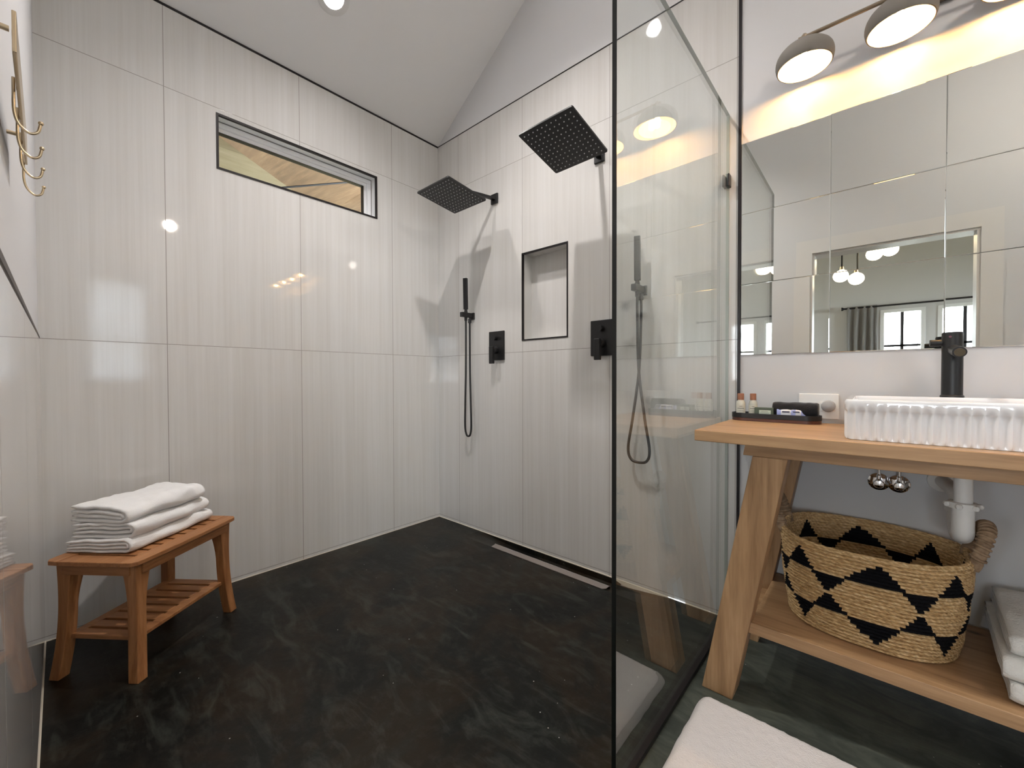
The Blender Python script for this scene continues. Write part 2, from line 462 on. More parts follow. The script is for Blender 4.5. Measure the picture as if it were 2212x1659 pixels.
bm = new(); ring(bm, 'x', 0, wy0-.004, wy1+.004, wz0-.004, wz1+.004, .0105, -.012, .003); struct('trim_5', bm, M['blacktrim'])
bm = new(); prism(bm, [(0, yl(0)+.0008, 1.219), (2.0, yl(2.0)+.0020, 1.217), (2.0, yl(2.0)+.0020, 1.232), (0, yl(0)+.0008, 1.225)], (0, -.010, 0)); struct('trim_6', bm, plain('dark_brown_edge_strip', (.030, .019, .017, 1), .45))
# caulk lines along the floor
bm = new(); box(bm, 0, yl(0), -.004, .0022, 0, .0032); struct('trim_7', bm, M['caulk'])
bm = new()
pr = []
for i in range(61):
    x = 2.04*i/60; pr.append((x, .0035+.0015*noise.noise(Vector((x*9, 1, 0)))))
for (xa, ha), (xb, hb) in zip(pr[:-1], pr[1:]):
    lo = lambda q: fz(q, 0)*min(1, max(0, (q-1.46)/.08)) - .001
    za, zb = lo(xa), lo(xb)
    prism(bm, [(xa, -.0035, za), (xb, -.0035, zb), (xb, -.0035, hb), (xa, -.0035, ha)], (0, .0038, 0))
struct('trim_8', bm, M['caulk'])
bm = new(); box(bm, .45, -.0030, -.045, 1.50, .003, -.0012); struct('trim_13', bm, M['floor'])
bm = new(); prism(bm, [(0, yl(0)+.004, -.003), (2.0, yl(2.)+.004, -.003), (2.0, yl(2.), .006), (0, yl(0), .006)], (0, -.004, 0)); struct('trim_9', bm, M['caulk'])
# door casing
bm = new()
def cas(x0, x1, z0, z1):
    prism(bm, [(x0, yl(x0)-.0045, z0), (x1, yl(x1)-.0045, z0), (x1, yl(x1)-.0045, z1), (x0, yl(x0)-.0045, z1)], (0, .0065, 0))
cas(DX0-.103, DX0, 0, DZ+.105); cas(DX1, DX1+.095, 0, DZ+.105); cas(DX0, DX1, DZ, DZ+.105)
struct('trim_10', bm, M['trimw'])
bm = new(); box(bm, DX0-.002, -2.16, 0, DX0+.016, yl(2.1)-.012, DZ); box(bm, DX1-.016, -2.16, 0, DX1+.002, yl(2.9)-.012, DZ); box(bm, DX0, -2.16, DZ-.016, DX1, yl(2.5)-.012, DZ+.002)
struct('trim_11', bm, M['trimw'])

def window(n, ax, c, a0, a1, z0, z1, din, dout, w, mull=(), rails=()):
    """frame in a wall; din..dout offsets from plane c (c is the room face)"""
    bm = new(); ring(bm, ax, c, a0, a1, z0, z1, w, din, dout)
    fb = bm; bm = new()
    for m in mull:
        if ax == 'x': box(bm, c+din*.6+dout*.4, m-.019, z0+w, c+din*.4+dout*.6, m+.019, z1-w)
        else: box(bm, m-.019, c+din*.6+dout*.4, z0+w, m+.019, c+din*.4+dout*.6, z1-w)
    for m in rails:
        if ax == 'x': box(bm, c+din*.6+dout*.4, a0+w, m-.018, c+din*.4+dout*.6, a1-w, m+.018)
        else: box(bm, a0+w, c+din*.6+dout*.4, m-.018, a1-w, c+din*.4+dout*.6, m+.018)
    f = struct('window_%d' % n, fb, M['vinyl'], bevel=.002)
    if mull or rails: obj('muntins', bm, M['muntin'], f)
    else: bm.free()
    bm = new(); mid = c+(din+dout)/2; t = .002
    if ax == 'x': box(bm, mid-t, a0+w*.5, z0+w*.5, mid+t, a1-w*.5, z1-w*.5)
    else: box(bm, a0+w*.5, mid-t, z0+w*.5, a1-w*.5, mid+t, z1-w*.5)
    g = obj('pane', bm, M['pane'], f); return f
# clerestory: outer frame, inner sash step
f = window(1, 'x', 0, wy0-.020, wy1-.006, wz0-.020, wz1-.006, -.125, -.062, .026)
bm = new(); ring(bm, 'x', 0, wy0-.004, wy1-.028, wz0-.004, wz1-.028, .022, -.115, -.075); obj('sash', bm, M['vinyl'], f, bevel=.002)
bm = new(); ring(bm, 'x', 0, wy0+.017, wy1-.049, wz0+.017, wz1-.049, .003, -.112, -.079); obj('gasket', bm, M['rubber'], f)
# white lining of the opening
bm = new(); ring(bm, 'x', 0, wy0-.0005, wy1+.0005, wz0-.0005, wz1+.0005, .004, -.06, -.013); struct('trim_12', bm, M['vinyl'])
window(2, 'x', RR, vy0, vy1, vz0, vz1, .04, .09, .035, mull=((vy0+vy1)/2,), rails=((1.55,)))

# ------------------------------------------------------------------ bedroom behind the doorway
BY0, BY1, BX0, BX1, BH = -7.0, -2.15, -1.5, 6.0, 3.3
bm = new(); box(bm, BX0, BY0-.14, -.03, BX1, -2.135, 0)
M['oak'] = wood_mat('bedroom_floorboards', 'x', [(.16, .10, .06), (.24, .16, .10), (.30, .21, .14)], .7, .5, plank=.15, paxis='Y', world=True)
o = bm; f = obj('floor_bedroom', bm, M['oak']); f['kind'] = 'structure'
bm = new(); box(bm, BX0, BY0-.14, BH, BX1, -2.13, BH+.05); struct('ceiling_bedroom', bm, M['ceil'])
wins = [(.60, 1.17), (2.53, 3.05), (3.18, 3.72)]
wb0, wb1 = .95, 2.14
bm = new(); x = BX0
for a, c in wins:
    box(bm, x, BY0-.14, 0, a, BY0, BH); box(bm, a, BY0-.14, 0, c, BY0, wb0); box(bm, a, BY0-.14, wb1, c, BY0, BH); x = c
box(bm, x, BY0-.14, 0, BX1, BY0, BH)
struct('wall_far', bm, M['paint'])
for nm, xa, xb in (('wall_bedroom_left', BX0-.1, BX0), ('wall_bedroom_right', BX1, BX1+.1)):
    bm = new(); box(bm, xa, BY0-.14, 0, xb, -5.6, BH); box(bm, xa, -3.8, 0, xb, -2.13, BH); box(bm, xa, -5.6, 0, xb, -3.8, .9); box(bm, xa, -5.6, 2.2, xb, -3.8, BH)
    struct(nm, bm, M['paint'])
bm = new()
for (x0, x1, z0, z1) in ((BX0, DX0, 0, BH), (DX1, BX1, 0, BH), (DX0, DX1, DZ, BH)): box(bm, x0, -2.18, z0, x1, -2.15, z1)
struct('wall_bedroom_near', bm, M['paint'])
for i, (a, c) in enumerate(wins):
    window(3+i, 'y', BY0, a, c, wb0, wb1, -.09, .015, .05, mull=((a+c)/2,), rails=(1.56,))

window(6, 'x', BX0, -5.6, -3.8, .9, 2.2, -.08, -.02, .05, mull=(-4.7,), rails=(1.6,))  # added side window, out of view, to bring more daylight into the bedroom
window(7, 'x', BX1, -5.6, -3.8, .9, 2.2, .02, .08, .05, mull=(-4.7,), rails=(1.6,))  # second added window, unseen, for the same extra daylight
# rods and curtains
def rod(x0, x1, lab):
    t = thing('curtain_rod', lab, 'curtain rod', ((x0+x1)/2, BY0+.09, 2.20), group='curtain rods over the bedroom windows')
    bm = new(); tube(bm, [(x0, BY0+.09, 2.20), (x1, BY0+.09, 2.20)], .013, 10); obj('rod', bm, M['steelblk'], t, smooth=30)
    for x, s in ((x0, -1), (x1, 1)):
        bm = new(); lathe(bm, [(0, -.005), (.016, -.005), (.013, .02), (.03, .05), (.03, .058), (0, .058)], (x, BY0+.09, 2.20), 12, axis=(s, 0, 0)); obj('finial', bm, M['steelblk'], t, smooth=30)
        bm = new(); box(bm, x-.01-.05*s, BY0, 2.19, x+.01-.05*s, BY0+.09, 2.21); obj('bracket', bm, M['steelblk'], t)
rod(2.10, 4.30, 'black curtain rod above the pair of bright bedroom windows, seen in the mirror')
rod(-.35, 1.62, 'black curtain rod above the single bedroom window left of the doorway, seen in the mirror')
def curtain(x0, x1, lab):
    bm = new(); nw = 4; n = 90
    rows = [2.225, 2.19, 2.12, 1.8, 1.2, .6, .05]; R_ = []
    for j, z in enumerate(rows):
        amp = (.012, .018, .03, .042, .045, .05, .055)[j]; rr = []
        for i in range(n+1):
            u = i/n; x = x0 + (x1-x0)*u + .008*sin(7*u+z*2)
            y = BY0 + .09 + amp*sin(2*pi*nw*u + .6*sin(z*1.3)) + (.0 if j > 1 else 0)
            rr.append(bm.verts.new((x, y, z)))
        R_.append(rr)
    for j in range(len(rows)-1):
        for i in range(n): bm.faces.new((R_[j][i], R_[j][i+1], R_[j+1][i+1], R_[j+1][i]))
    bmesh.ops.solidify(bm, geom=bm.faces[:], thickness=.003)
    o = obj('curtain', bm, M['linen'], origin=((x0+x1)/2, BY0+.09, .05), smooth=0)
    return tag(o, lab, 'curtain', 'grey curtains in the bedroom')
curtain(2.12, 2.50, 'gathered grey curtain left of the pair of bedroom windows, seen in the mirror')
curtain(-.30, .08, 'gathered grey curtain at the outer end of the rod over the single bedroom window')
curtain(.28, .585, 'gathered grey curtain beside the glass of the single bedroom window, seen in the mirror tiles')

# bare shrub outside the bedroom windows
bm = new(); rnd = random.Random(3)
def branch(p, d, L, r, k):
    q = p + d*L; tube(bm, [p, (p+q)/2 + Vector((rnd.uniform(-.03, .03),)*3), q], [r, r*.8, r*.6], 5)
    if k == 0: return
    for _ in range(3):
        dd = (d + Vector((rnd.uniform(-.7, .7), rnd.uniform(-.4, .4), rnd.uniform(-.1, .6)))).normalized()
        branch(p + d*L*rnd.uniform(.5, 1), dd, L*rnd.uniform(.55, .8), r*.6, k-1)
for i in range(5): branch(Vector((2.3 + i*.35, -8.3, 0)), Vector((rnd.uniform(-.2, .2), 0, 1)).normalized(), .85, .012, 3)
tag(obj('bare_shrub', bm, plain('bark', (.10, .085, .06, 1), .8), origin=(3, -8.3, 0)), 'bare twiggy shrub outside the bedroom windows, seen through the mirror', 'shrub')
bm = new(); box(bm, -12, -22, -.2, 14, -7.2, -.06); box(bm, -12, -7.2, -.2, -.3, 8, -.06); box(bm, 4.6, -7.2, -.2, 14, 8, -.06)
o = obj('ground', bm, plain('dry_grass', (.20, .19, .12, 1), .9, var=.3)); o['kind'] = 'structure'

# chandelier in the bedroom
t = thing('chandelier', 'black branched chandelier with glowing globes in the bedroom, seen in the mirror', 'chandelier', (2.32, -4.0, BH))
bm = new(); lathe(bm, [(0, 0), (.07, 0), (.06, -.025), (0, -.025)], (2.32, -4.0, BH), 20); obj('canopy', bm, M['steelblk'], t, smooth=30)
hub = Vector((2.32, -4.0, 2.50))
bm = new(); tube(bm, [(2.32, -4.0, BH-.02), hub], .008, 8); ball(bm, hub, .03, 12); obj('stem', bm, M['steelblk'], t, smooth=30)
for gx, gy, gz in ((2.179, -4.0, 2.20), (2.312, -4.05, 2.16), (2.452, -4.05, 2.40), (2.578, -4.0, 2.412), (1.70, -4.0, 2.53)):
    c = Vector((gx, gy, gz)); topv = c + Vector((0, 0, .078)); el = Vector((gx, gy, min(2.50, gz+.24)))
    bm = new(); tube(bm, [hub, (hub+el)/2 + Vector((0, 0, .03)), el, topv], .008, 8); obj('arm', bm, M['steelblk'], t, smooth=30)
    bm = new(); lathe(bm, [(.0, .10), (.018, .10), (.024, .068), (0, .068)], c, 12); obj('socket', bm, M['brass'], t, smooth=30)
    bm = new(); ball(bm, c, .072, 20, sz=.92); obj('globe', bm, M['globe'], t, smooth=0)

# starburst wall ornaments right of the doorway
for (sx, sz, r, lab) in ((3.468, 1.804, .075, 'spiky dark starburst ornament, topmost right of the doorway, mirrored in the glass'),
                         (3.287, 1.676, .06, 'small spiky dark starburst ornament nearest the doorway, mirrored in the glass'),
                         (3.416, 1.394, .085, 'largest spiky dark starburst ornament, lowest right of the doorway, mirrored in the glass')):
    bm = new(); c = Vector((sx, yl(sx)+.01, sz)); rn = random.Random(int(sx*1000)); wallp = Vector((sx, yl(sx)-.004, sz))
    tube(bm, [wallp, c], .004, 8)
    for k in range(70):
        d = Vector((rn.uniform(-1, 1), rn.uniform(0, .55), rn.uniform(-1, 1))).normalized()
        tube(bm, [c, c + d*r*rn.uniform(.75, 1.05)], [.0016, .0008], 4)
    ball(bm, c, .012, 10)
    tag(obj('starburst_ornament', bm, M['steelblk'], origin=wallp), lab, 'wall ornament', 'starburst wall ornaments')

# ------------------------------------------------------------------ porch seen through the clerestory window, closed in by unseen light baffles
bm = new(); prism(bm, [(-.16, -3.6, 2.80), (-.16, -3.6, 2.84), (-3.4, -3.6, 3.12), (-3.4, -3.6, 3.08)], (0, 5.2, 0))
tag(obj('porch_roof', bm, M['pine'], origin=(-1.8, -1, 2.9)), 'underside of a pine-boarded porch roof outside the shower window', 'porch roof')
bm = new(); prism(bm, [(-.70, -2.2, 1.9), (-.70, -.78, 1.9), (-.70, -.78, 2.43), (-.70, -1.24, 2.63), (-.70, -1.45, 2.70), (-.70, -2.2, 2.70)], (-.05, 0, 0))
tag(obj('porch_gable_boards', bm, M['pine2'], origin=(-.72, -1.5, 1.9)), 'pale boarded gable panel outside the left half of the shower window', 'boarded panel')
bm = new(); tube(bm, [(-.66, -.86, 2.405), (-.66, -.36, 2.62), (-.66, -.06, 2.86)], .007, 8); tag(obj('porch_tie_rod', bm, M['steelblk'], origin=(-.66, -.5, 2.5), smooth=30), 'thin dark tie rod under the porch roof outside the shower window', 'rod')
bm = new(); box(bm, -3.46, -3.6, -.06, -3.38, 1.6, 3.12); tag(obj('porch_sky_baffle', bm, M['pine2'], origin=(-3.42, -1, -.06)), 'added boards closing the far side of the porch, out of view, to block sky light', 'light baffle')  # far boards added out of view to keep sky light off the porch
for yy, lb in ((-3.68, 'left'), (1.58, 'right')):
    bm = new(); box(bm, -3.4, yy, .28, -.16, yy+.08, 3.1); tag(obj('porch_end_baffle', bm, M['pine2'], origin=(-1.8, yy, .28)), 'added boards closing the %s end of the porch, out of view, to block sky light' % lb, 'light baffle', 'added porch end baffles')  # end boards added out of view, leaving only low gaps for daylight
bm = new(); box(bm, -2.9, -3.6, 2.90, -2.72, 1.6, 3.06); tag(obj('porch_beam', bm, M['log'], origin=(-2.8, -1, 2.9), bevel=.01), 'dark beam under the far side of the porch roof', 'beam')

# ------------------------------------------------------------------ shower fittings
def rain_head(esc, c, tilt, yaw, lab):
    t = thing('rain_shower_head', lab, 'shower head', esc, group='square rain shower heads')
    ex, ey, ez = esc
    bm = new(); box(bm, ex-.03, -.012, ez-.032, ex+.03, .001, ez+.032); obj('escutcheon', bm, M['black'], t, bevel=.003)
    c = Vector(c); n = Vector((-sin(yaw), cos(yaw), 0)); ux = Vector((cos(yaw), sin(yaw), 0))
    uy = n*cos(tilt) + Vector((0, 0, 1))*sin(tilt); uz = ux.cross(uy)
    Mx = Matrix((ux, uy, uz)).transposed().to_4x4(); Mx.translation = c
    top = c + uz*.035
    bm = new(); path = bez([(ex, -.008, ez), (ex+(c.x-ex)*.45, c.y*.45, ez+.004), (ex+(c.x-ex)*.85, c.y*.86, ez+.0), tuple(c + uz*.022)], 6)
    tube(bm, path, 1.0, prof=[(-.008, -.0125), (.008, -.0125), (.008, .0125), (-.008, .0125)]); obj('arm', bm, M['black'], t, bevel=.002)
    bm = new(); lathe(bm, [(0, .004), (.024, .004), (.022, .014), (.014, .02), (.013, .034), (0, .034)], c, 20, axis=uz); obj('swivel_joint', bm, M['black'], t, smooth=35)
    bm = new(); h = .1524; pr = rrect(-h, -h, h, h, .008, 3)
    lo = [Mx @ Vector((x, y, -.004)) for x, y in pr]; prism(bm, lo, uz*.008); N_ = 11
    for i in range(N_):
        for j in range(N_):
            x = -h + .022 + (2*h-.044)*i/(N_-1); y = -h + .022 + (2*h-.044)*j/(N_-1)
            p = Mx @ Vector((x, y, -.0035)); lathe(bm, [(.0031, 0), (.0022, .0038), (0, .0038)], p, 7, axis=-uz, mis=[1, 1, 1])
    obj('head_plate', bm, [M['black'], M['nozzle']], t, smooth=40)
rain_head((.600, 0, 2.235), (.512, -.295, 2.184), -.123, -.009, 'black square rain shower head nearer the corner, left of the niche')
rain_head((1.377, 0, 2.232), (1.374, -.338, 2.165), -.234, -.022, 'black square rain shower head nearer the glass screen, right of the niche')

def valve(x0, lab):
    x1 = x0+.135; z0, z1 = 1.174, 1.364; xc = x0+.066
    t = thing('shower_valve', lab, 'shower valve', (xc, 0, 1.27), group='black shower valves')
    bm = new(); box(bm, x0, -.010, z0, x1, .001, z1); obj('plate', bm, M['black'], t, bevel=.002)
    bm = new(); lathe(bm, [(0, 0), (.024, 0), (.024, .035), (.022, .038), (0, .038)], (xc, -.009, 1.240), 24, axis=(0, -1, 0)); obj('handle_hub', bm, M['black'], t, smooth=35)
    bm = new(); box(bm, xc-.0165, -.062, 1.150, xc+.0165, -.040, 1.262); obj('lever', bm, M['black'], t, bevel=.003)
    bm = new(); lathe(bm, [(0, 0), (.015, 0), (.015, .026), (0, .026)], (xc, -.009, 1.318), 20, axis=(0, -1, 0)); box(bm, xc-.022, -.034, 1.312, xc+.004, -.024, 1.324); obj('diverter_knob', bm, M['black'], t, smooth=35)
valve(.548, 'black square shower valve plate with lever, nearer the corner')
valve(1.326, 'black square shower valve plate with lever, beside the edge of the glass screen')

def hand_shower(x, bot, wid, tw, lab, cross):
    t = thing('hand_shower', lab, 'hand shower', (x, 0, 1.49), group='black hand showers')
    bm = new(); box(bm, x-.024, -.012, 1.462, x+.024, .001, 1.510); box(bm, x-.014, -.105, 1.474, x+.014, -.010, 1.506); obj('wall_bracket', bm, M['black'], t, bevel=.003)
    bm = new(); y = -.062
    Mw = Matrix.Translation((x, y, 1.515)) @ Matrix.Rotation(tw, 4, 'Z') @ Matrix.Rotation(.03, 4, 'X')
    box(bm, -.0145, -.010, .012, .0145, .010, .225, M=Mw); obj('wand', bm, M['black'], t, bevel=.0025)
    bm = new(); lathe(bm, [(0, -.065), (.010, -.065), (.011, -.03), (.013, -.01), (.009, .014), (0, .014)], (x, y, 1.515), 16); obj('wand_neck', bm, M['black'], t, smooth=35)
    bm = new(); lathe(bm, [(0, 0), (.011, 0), (.011, -.03), (0, -.03)], (x+.004, -.030, 1.467), 16); obj('hose_outlet', bm, M['black'], t, smooth=35)
    w = wid/2; z0 = 1.45; s = -1 if cross else 1
    pts = [(x, y, z0+.01), (x, y, z0-.10), (x - s*w*.12, y, z0-.35), (x - w*.62 if not cross else x+w*.62, y+.003, bot+.22), (x - w if not cross else x+w, y+.008, bot+.07),
           (x - w*.72 if not cross else x+w*.72, y+.014, bot+.012), (x, y+.018, bot), (x + w*.72 if not cross else x-w*.72, y+.022, bot+.012), (x + w if not cross else x-w, y+.026, bot+.07),
           (x + w*.62 if not cross else x-w*.62, y+.03, bot+.22), (x + s*w*.12+.002, y+.032, z0-.35), (x+.004, -.030, z0-.10), (x+.004, -.030, z0+.0)]
    bm = new(); tube(bm, bez(pts, 12), .0068, 10); obj('hose', bm, M['rubber'], t, smooth=0)
hand_shower(.378, .655, .042, .35, 'black hand shower with narrow hanging hose loop, near the corner', False)
hand_shower(1.617, .640, .118, .25, 'black hand shower with wide hose loop, seen through the glass screen', True)

# linear drain
t = thing('linear_drain', 'long narrow steel drain cover in the shower floor beside the tiled wall', 'drain', (1.09, -.118, 0))
bm = new(); prism(bm, [(.697, -.143, .0004), (1.470, -.143, .0004), (1.486, -.128, .0004), (1.486, -.100, .0004), (.688, -.100, .0004)], (0, 0, .0035)); obj('cover', bm, M['steel'], t, bevel=.0008)
bm = new(); box(bm, .684, -.099, -.012, 1.49, -.094, .0030); obj('rim', bm, M['chrome'], t)

# ------------------------------------------------------------------ glass screen
GX0, GX1, GY, GT = 1.994, 2.006, -1.030, 2.185
t = thing('shower_screen', 'fixed clear glass shower screen with a dark free edge', 'shower screen', (2.0, -.5, 0))
bm = new(); box(bm, GX0, GY+.004, .012, GX1, -.0035, GT); obj('glass_panel', bm, M['glass'], t)
bm = new(); box(bm, GX0, GY+.0026, .012, GX1, GY+.0036, GT); obj('free_edge', bm, M['edge_dark'], t)
bm = new(); box(bm, GX0, GY+.0026, GT+.0003, GX1, -.0035, GT+.0016); obj('top_edge', bm, M['edge'], t)
bm = new(); box(bm, GX0, -.0033, .012, GX1, -.0002, GT); obj('wall_edge', bm, M['edge'], t)
bm = new(); box(bm, GX0-.006, GY, 0, GX1+.008, -.004, .016); obj('bottom_channel', bm, M['blacktrim'], t)
bm = new(); box(bm, GX0-.008, -.035, 1.872, GX0, -.0005, 1.925); box(bm, GX1, -.035, 1.872, GX1+.008, -.0005, 1.925); obj('wall_clip', bm, M['blacktrim'], t, bevel=.003)

# ------------------------------------------------------------------ mirror tiles
names = {0: 'top', 1: 'middle', 2: 'bottom'}
colw = ['beside the glass screen', 'second column from the glass screen', 'third column from the glass screen', 'farthest column from the glass screen']
rm = random.Random(11)
for r_ in range(3):
    for c_ in range(4):
        x0 = 2.052 + .300*c_; z1 = 2.043 - .2975*r_
        bm = new(); g = .0003; B_ = .0016; d = .0036; yb = .0028
        a = [(x0+g, yb-.003, z1-.2975+g), (x0+.3-g, yb-.003, z1-.2975+g), (x0+.3-g, yb-.003, z1-g), (x0+g, yb-.003, z1-g)]
        tx, tz = ((rm.uniform(-1, 1)*.0009, rm.uniform(-1, 1)*.0009))
        if (r_, c_) == (2, 0): tx = .0042
        if (r_, c_) == (1, 0): tx, tz = .0008, .0
        if (r_, c_) == (2, 1): tx, tz = .0004, 0
        cx, cz = x0+.15, z1-.149
        bb = [(x0+g+B_, 0, z1-.2975+g+B_), (x0+.3-g-B_, 0, z1-.2975+g+B_), (x0+.3-g-B_, 0, z1-g-B_), (x0+g+B_, 0, z1-g-B_)]
        bb = [(p[0], yb-d + (p[0]-cx)*tx + (p[2]-cz)*tz, p[2]) for p in bb]
        va = [bm.verts.new(p) for p in a]; vb = [bm.verts.new(p) for p in bb]; vc = [bm.verts.new((p[0], yb, p[2])) for p in a]
        bm.faces.new(vb)
        for i in range(4):
            bm.faces.new((va[i], va[(i+1) % 4], vb[(i+1) % 4], vb[i])); bm.faces.new((vc[i], vc[(i+1) % 4], va[(i+1) % 4], va[i]))
        bm.faces.new(vc)
        tag(obj('mirror_tile', bm, M['mirror'], origin=(cx, yb, cz)), 'square mirror tile, %s row, %s' % (names[r_], colw[c_]), 'mirror tile', 'mirror tiles above the vanity')

# ------------------------------------------------------------------ vanity light
LY, LZ = -.110, 2.192
t = thing('vanity_light', 'bronze bar vanity light with taupe dome shades over the mirror', 'wall light', (2.665, 0, 2.33))
bm = new(); prism(bm, [(x, 0, z) for x, z in rrect(2.60, 2.285, 2.73, 2.395, .02)], (0, -.018, 0)); obj('backplate', bm, M['bronze'], t, bevel=.002)
bm = new(); tube(bm, [(2.665, -.01, 2.325), (2.665, LY, 2.325)], .008, 10); obj('stem', bm, M['bronze'], t, smooth=30)
bm = new(); tube(bm, [(2.262, LY, 2.300), (3.06, LY, 2.300)], .0065, 10); obj('bar', bm, M['bronze'], t, smooth=30)
for x in (2.280, 2.535, 2.790, 3.045):
    bm = new(); R0 = .084; H0 = .062; th = .004
    out = [(.0, H0)] + [(R0*1.06*sin(a)**.9, H0*cos(a)**.85) for a in [radians(q) for q in (12, 25, 38, 50, 62, 72, 80, 86)]] + [(R0*1.06, -.002), (R0*1.03, -.016), (R0, -.022)]
    inn = [(R0-.003, -.022), (R0*1.03-th, -.014), (R0*1.06-th, -.002)] + [(max(0, R0*1.06*sin(a)**.9-th), H0*cos(a)**.85-th) for a in [radians(q) for q in (86, 80, 72, 62, 50, 38, 25, 12)]] + [(0, H0-th)]
    prof = out + inn; mis = [0]*(len(out)) + [1]*(len(inn))
    lathe(bm, prof, (x, LY, LZ+.022), 48, mis=mis); sh = obj('shade', bm, [M['shade_out'], M['shade_in']], t, smooth=50)
    bm = new(); lathe(bm, [(0, .0), (.010, .0), (.011, .008), (.008, .024), (.010, .030), (.006, .036), (0, .038)], (x, LY, LZ+.022+H0-.001), 16); obj('finial', bm, M['bronze'], t, smooth=35)
    bm = new(); lathe(bm, [(0, .0), (.013, .0), (.013, -.022), (0, -.022)], (x, LY, LZ+.020+H0-th), 16); obj('bulb_socket', bm, M['brass'], t, smooth=35)
    bm = new(); lathe(bm, [(0, .042), (.008, .038), (.0145, .022), (.0155, .008), (.013, -.004), (.007, -.011), (0, -.013)], (x, LY, LZ+.012), 20); obj('light_bulb', bm, M['bulb'], t, smooth=0)

# recessed downlights in the slope
nrm = Vector((PITCH, 0, -1)).normalized()
for (x, y, lab) in ((.36, -.958, 'round recessed downlight low on the slope, at the top edge of the view'),
                    (1.24, -1.015, 'round recessed downlight higher on the slope, mirrored in the tile behind the glass')):
    p = Vector((x, y, zc(x)))
    t = thing('recessed_downlight', lab, 'ceiling light', p, group='recessed downlights')
    bm = new(); lathe(bm, [(.052, -.001), (.082, -.001), (.082, .003), (.070, .006), (.052, .004)], p, 40, axis=nrm, closed=True); obj('trim_ring', bm, M['trimw'], t, smooth=35)
    bm = new(); lathe(bm, [(0, .0), (.051, .0), (.051, .002), (0, .002)], p, 32, axis=nrm); obj('lens', bm, M['led'], t)
    sl_ = bpy.data.lights.new('downlight_lamp', 'SPOT'); sl_.energy = 11 if x < 1 else 44; sl_.spot_size = radians(112); sl_.spot_blend = .75; sl_.shadow_soft_size = .045; sl_.color = (1.0, .95, .92)
    so = bpy.data.objects.new('downlight_lamp', sl_); COL.objects.link(so); so.location = p + nrm*.012
    so.rotation_euler = (0, radians(-22) if x < 1 else 0, 0)

# globe pendant over the middle of the room (its reflection shows in the tiles)
px_, py_, pz_ = 3.4, -1.064, 2.76
t = thing('pendant_light', 'small glowing globe pendant, reflected as a bright spot in the left tiles', 'pendant light', (px_, py_, zc(px_)))
bm = new(); lathe(bm, [(0, .01), (.05, .01), (.05, -.03), (0, -.03)], (px_, py_, zc(px_)), 20); obj('canopy', bm, M['steelblk'], t, smooth=30)
bm = new(); tube(bm, [(px_, py_, zc(px_)-.02), (px_, py_, pz_+.08)], .003, 8); obj('cord', bm, M['steelblk'], t)
bm = new(); lathe(bm, [(0, .085), (.015, .085), (.02, .055), (0, .055)], (px_, py_, pz_), 16); obj('lamp_holder', bm, M['steelblk'], t, smooth=30)
bm = new(); ball(bm, (px_, py_, pz_), .05, 24); obj('globe', bm, M['pend'], t, smooth=0)
# sheer curtain over the window in the right wall
bm = new(); A = []
for zz in (1.02, 1.3, 1.6, 1.95, 2.27):
    A.append([bm.verts.new((RR-.05+.012*sin(k*.9+zz), vy0-.06+(vy1-vy0+.12)*k/60, zz)) for k in range(61)])
for a_, b_ in zip(A[:-1], A[1:]):
    for k in range(60): bm.faces.new((a_[k], a_[k+1], b_[k+1], b_[k]))
q_ = NB('white_sheer'); d_ = q_.n('ShaderNodeBsdfTranslucent'); d_.inputs[0].default_value = (.75, .78, .82, 1); e_ = q_.n('ShaderNodeBsdfDiffuse'); e_.inputs[0].default_value = (.8, .8, .8, 1)
m_ = q_.n('ShaderNodeMixShader'); m_.inputs[0].default_value = .5; q_.l(d_.outputs[0], m_.inputs[1]); q_.l(e_.outputs[0], m_.inputs[2]); q_.l(m_.outputs[0], q_.out.inputs[0])
o = obj('sheer_curtain', bm, q_.m, origin=(RR-.05, (vy0+vy1)/2, 1.02), smooth=0); tag(o, 'white sheer curtain over the small window, reflected in the left tiles', 'curtain')
bm = new(); tube(bm, [(RR-.05, vy0-.10, 2.272), (RR-.05, vy1+.10, 2.272)], .006, 8); tube(bm, [(RR+.002, vy0-.10, 2.272), (RR-.05, vy0-.10, 2.272)], .005, 6); tube(bm, [(RR+.002, vy1+.10, 2.272), (RR-.05, vy1+.10, 2.272)], .005, 6)
tag(obj('curtain_rod', bm, M['steelblk'], origin=(RR-.05, -1.4, 2.272), smooth=30), 'thin rod holding the white sheer curtain over the small window', 'curtain rod')

# ------------------------------------------------------------------ vanity table
VX0, VX1 = 2.033, 3.287
t = thing('vanity_table', 'open wooden vanity table with slanted legs and a lower shelf', 'vanity table', (2.66, -.27, 0))
bm = new(); box(bm, VX0, -.530, .846, VX1, -.004, .882); obj('tabletop', bm, M['wood_top'], t, bevel=.0025)
bm = new(); prism(bm, [(2.176, -.492, .8455), (3.144, -.492, .8455), (3.150, -.492, .809), (2.170, -.492, .809)], (0, .03, 0)); obj('front_rail', bm, M['wood_x'], t, bevel=.0015)
bm = new(); prism(bm, [(2.176, -.040, .8455), (3.144, -.040, .8455), (3.150, -.040, .809), (2.170, -.040, .809)], (0, .03, 0)); obj('back_rail', bm, M['wood_x'], t, bevel=.0015)
for (y0, y1) in ((-.490, -.400), (-.100, -.012)):
    for s in (0, 1):
        P = [(2.048, y0, 0), (2.142, y0, 0), (2.2895, y0, .8085), (2.196, y0, .8085)]
        if s: P = [(2*2.66-p[0], p[1], p[2]) for p in P]
        bm = new(); prism(bm, P, (0, y1-y0, 0)); obj('leg', bm, M['wood_z'], t, bevel=.003)
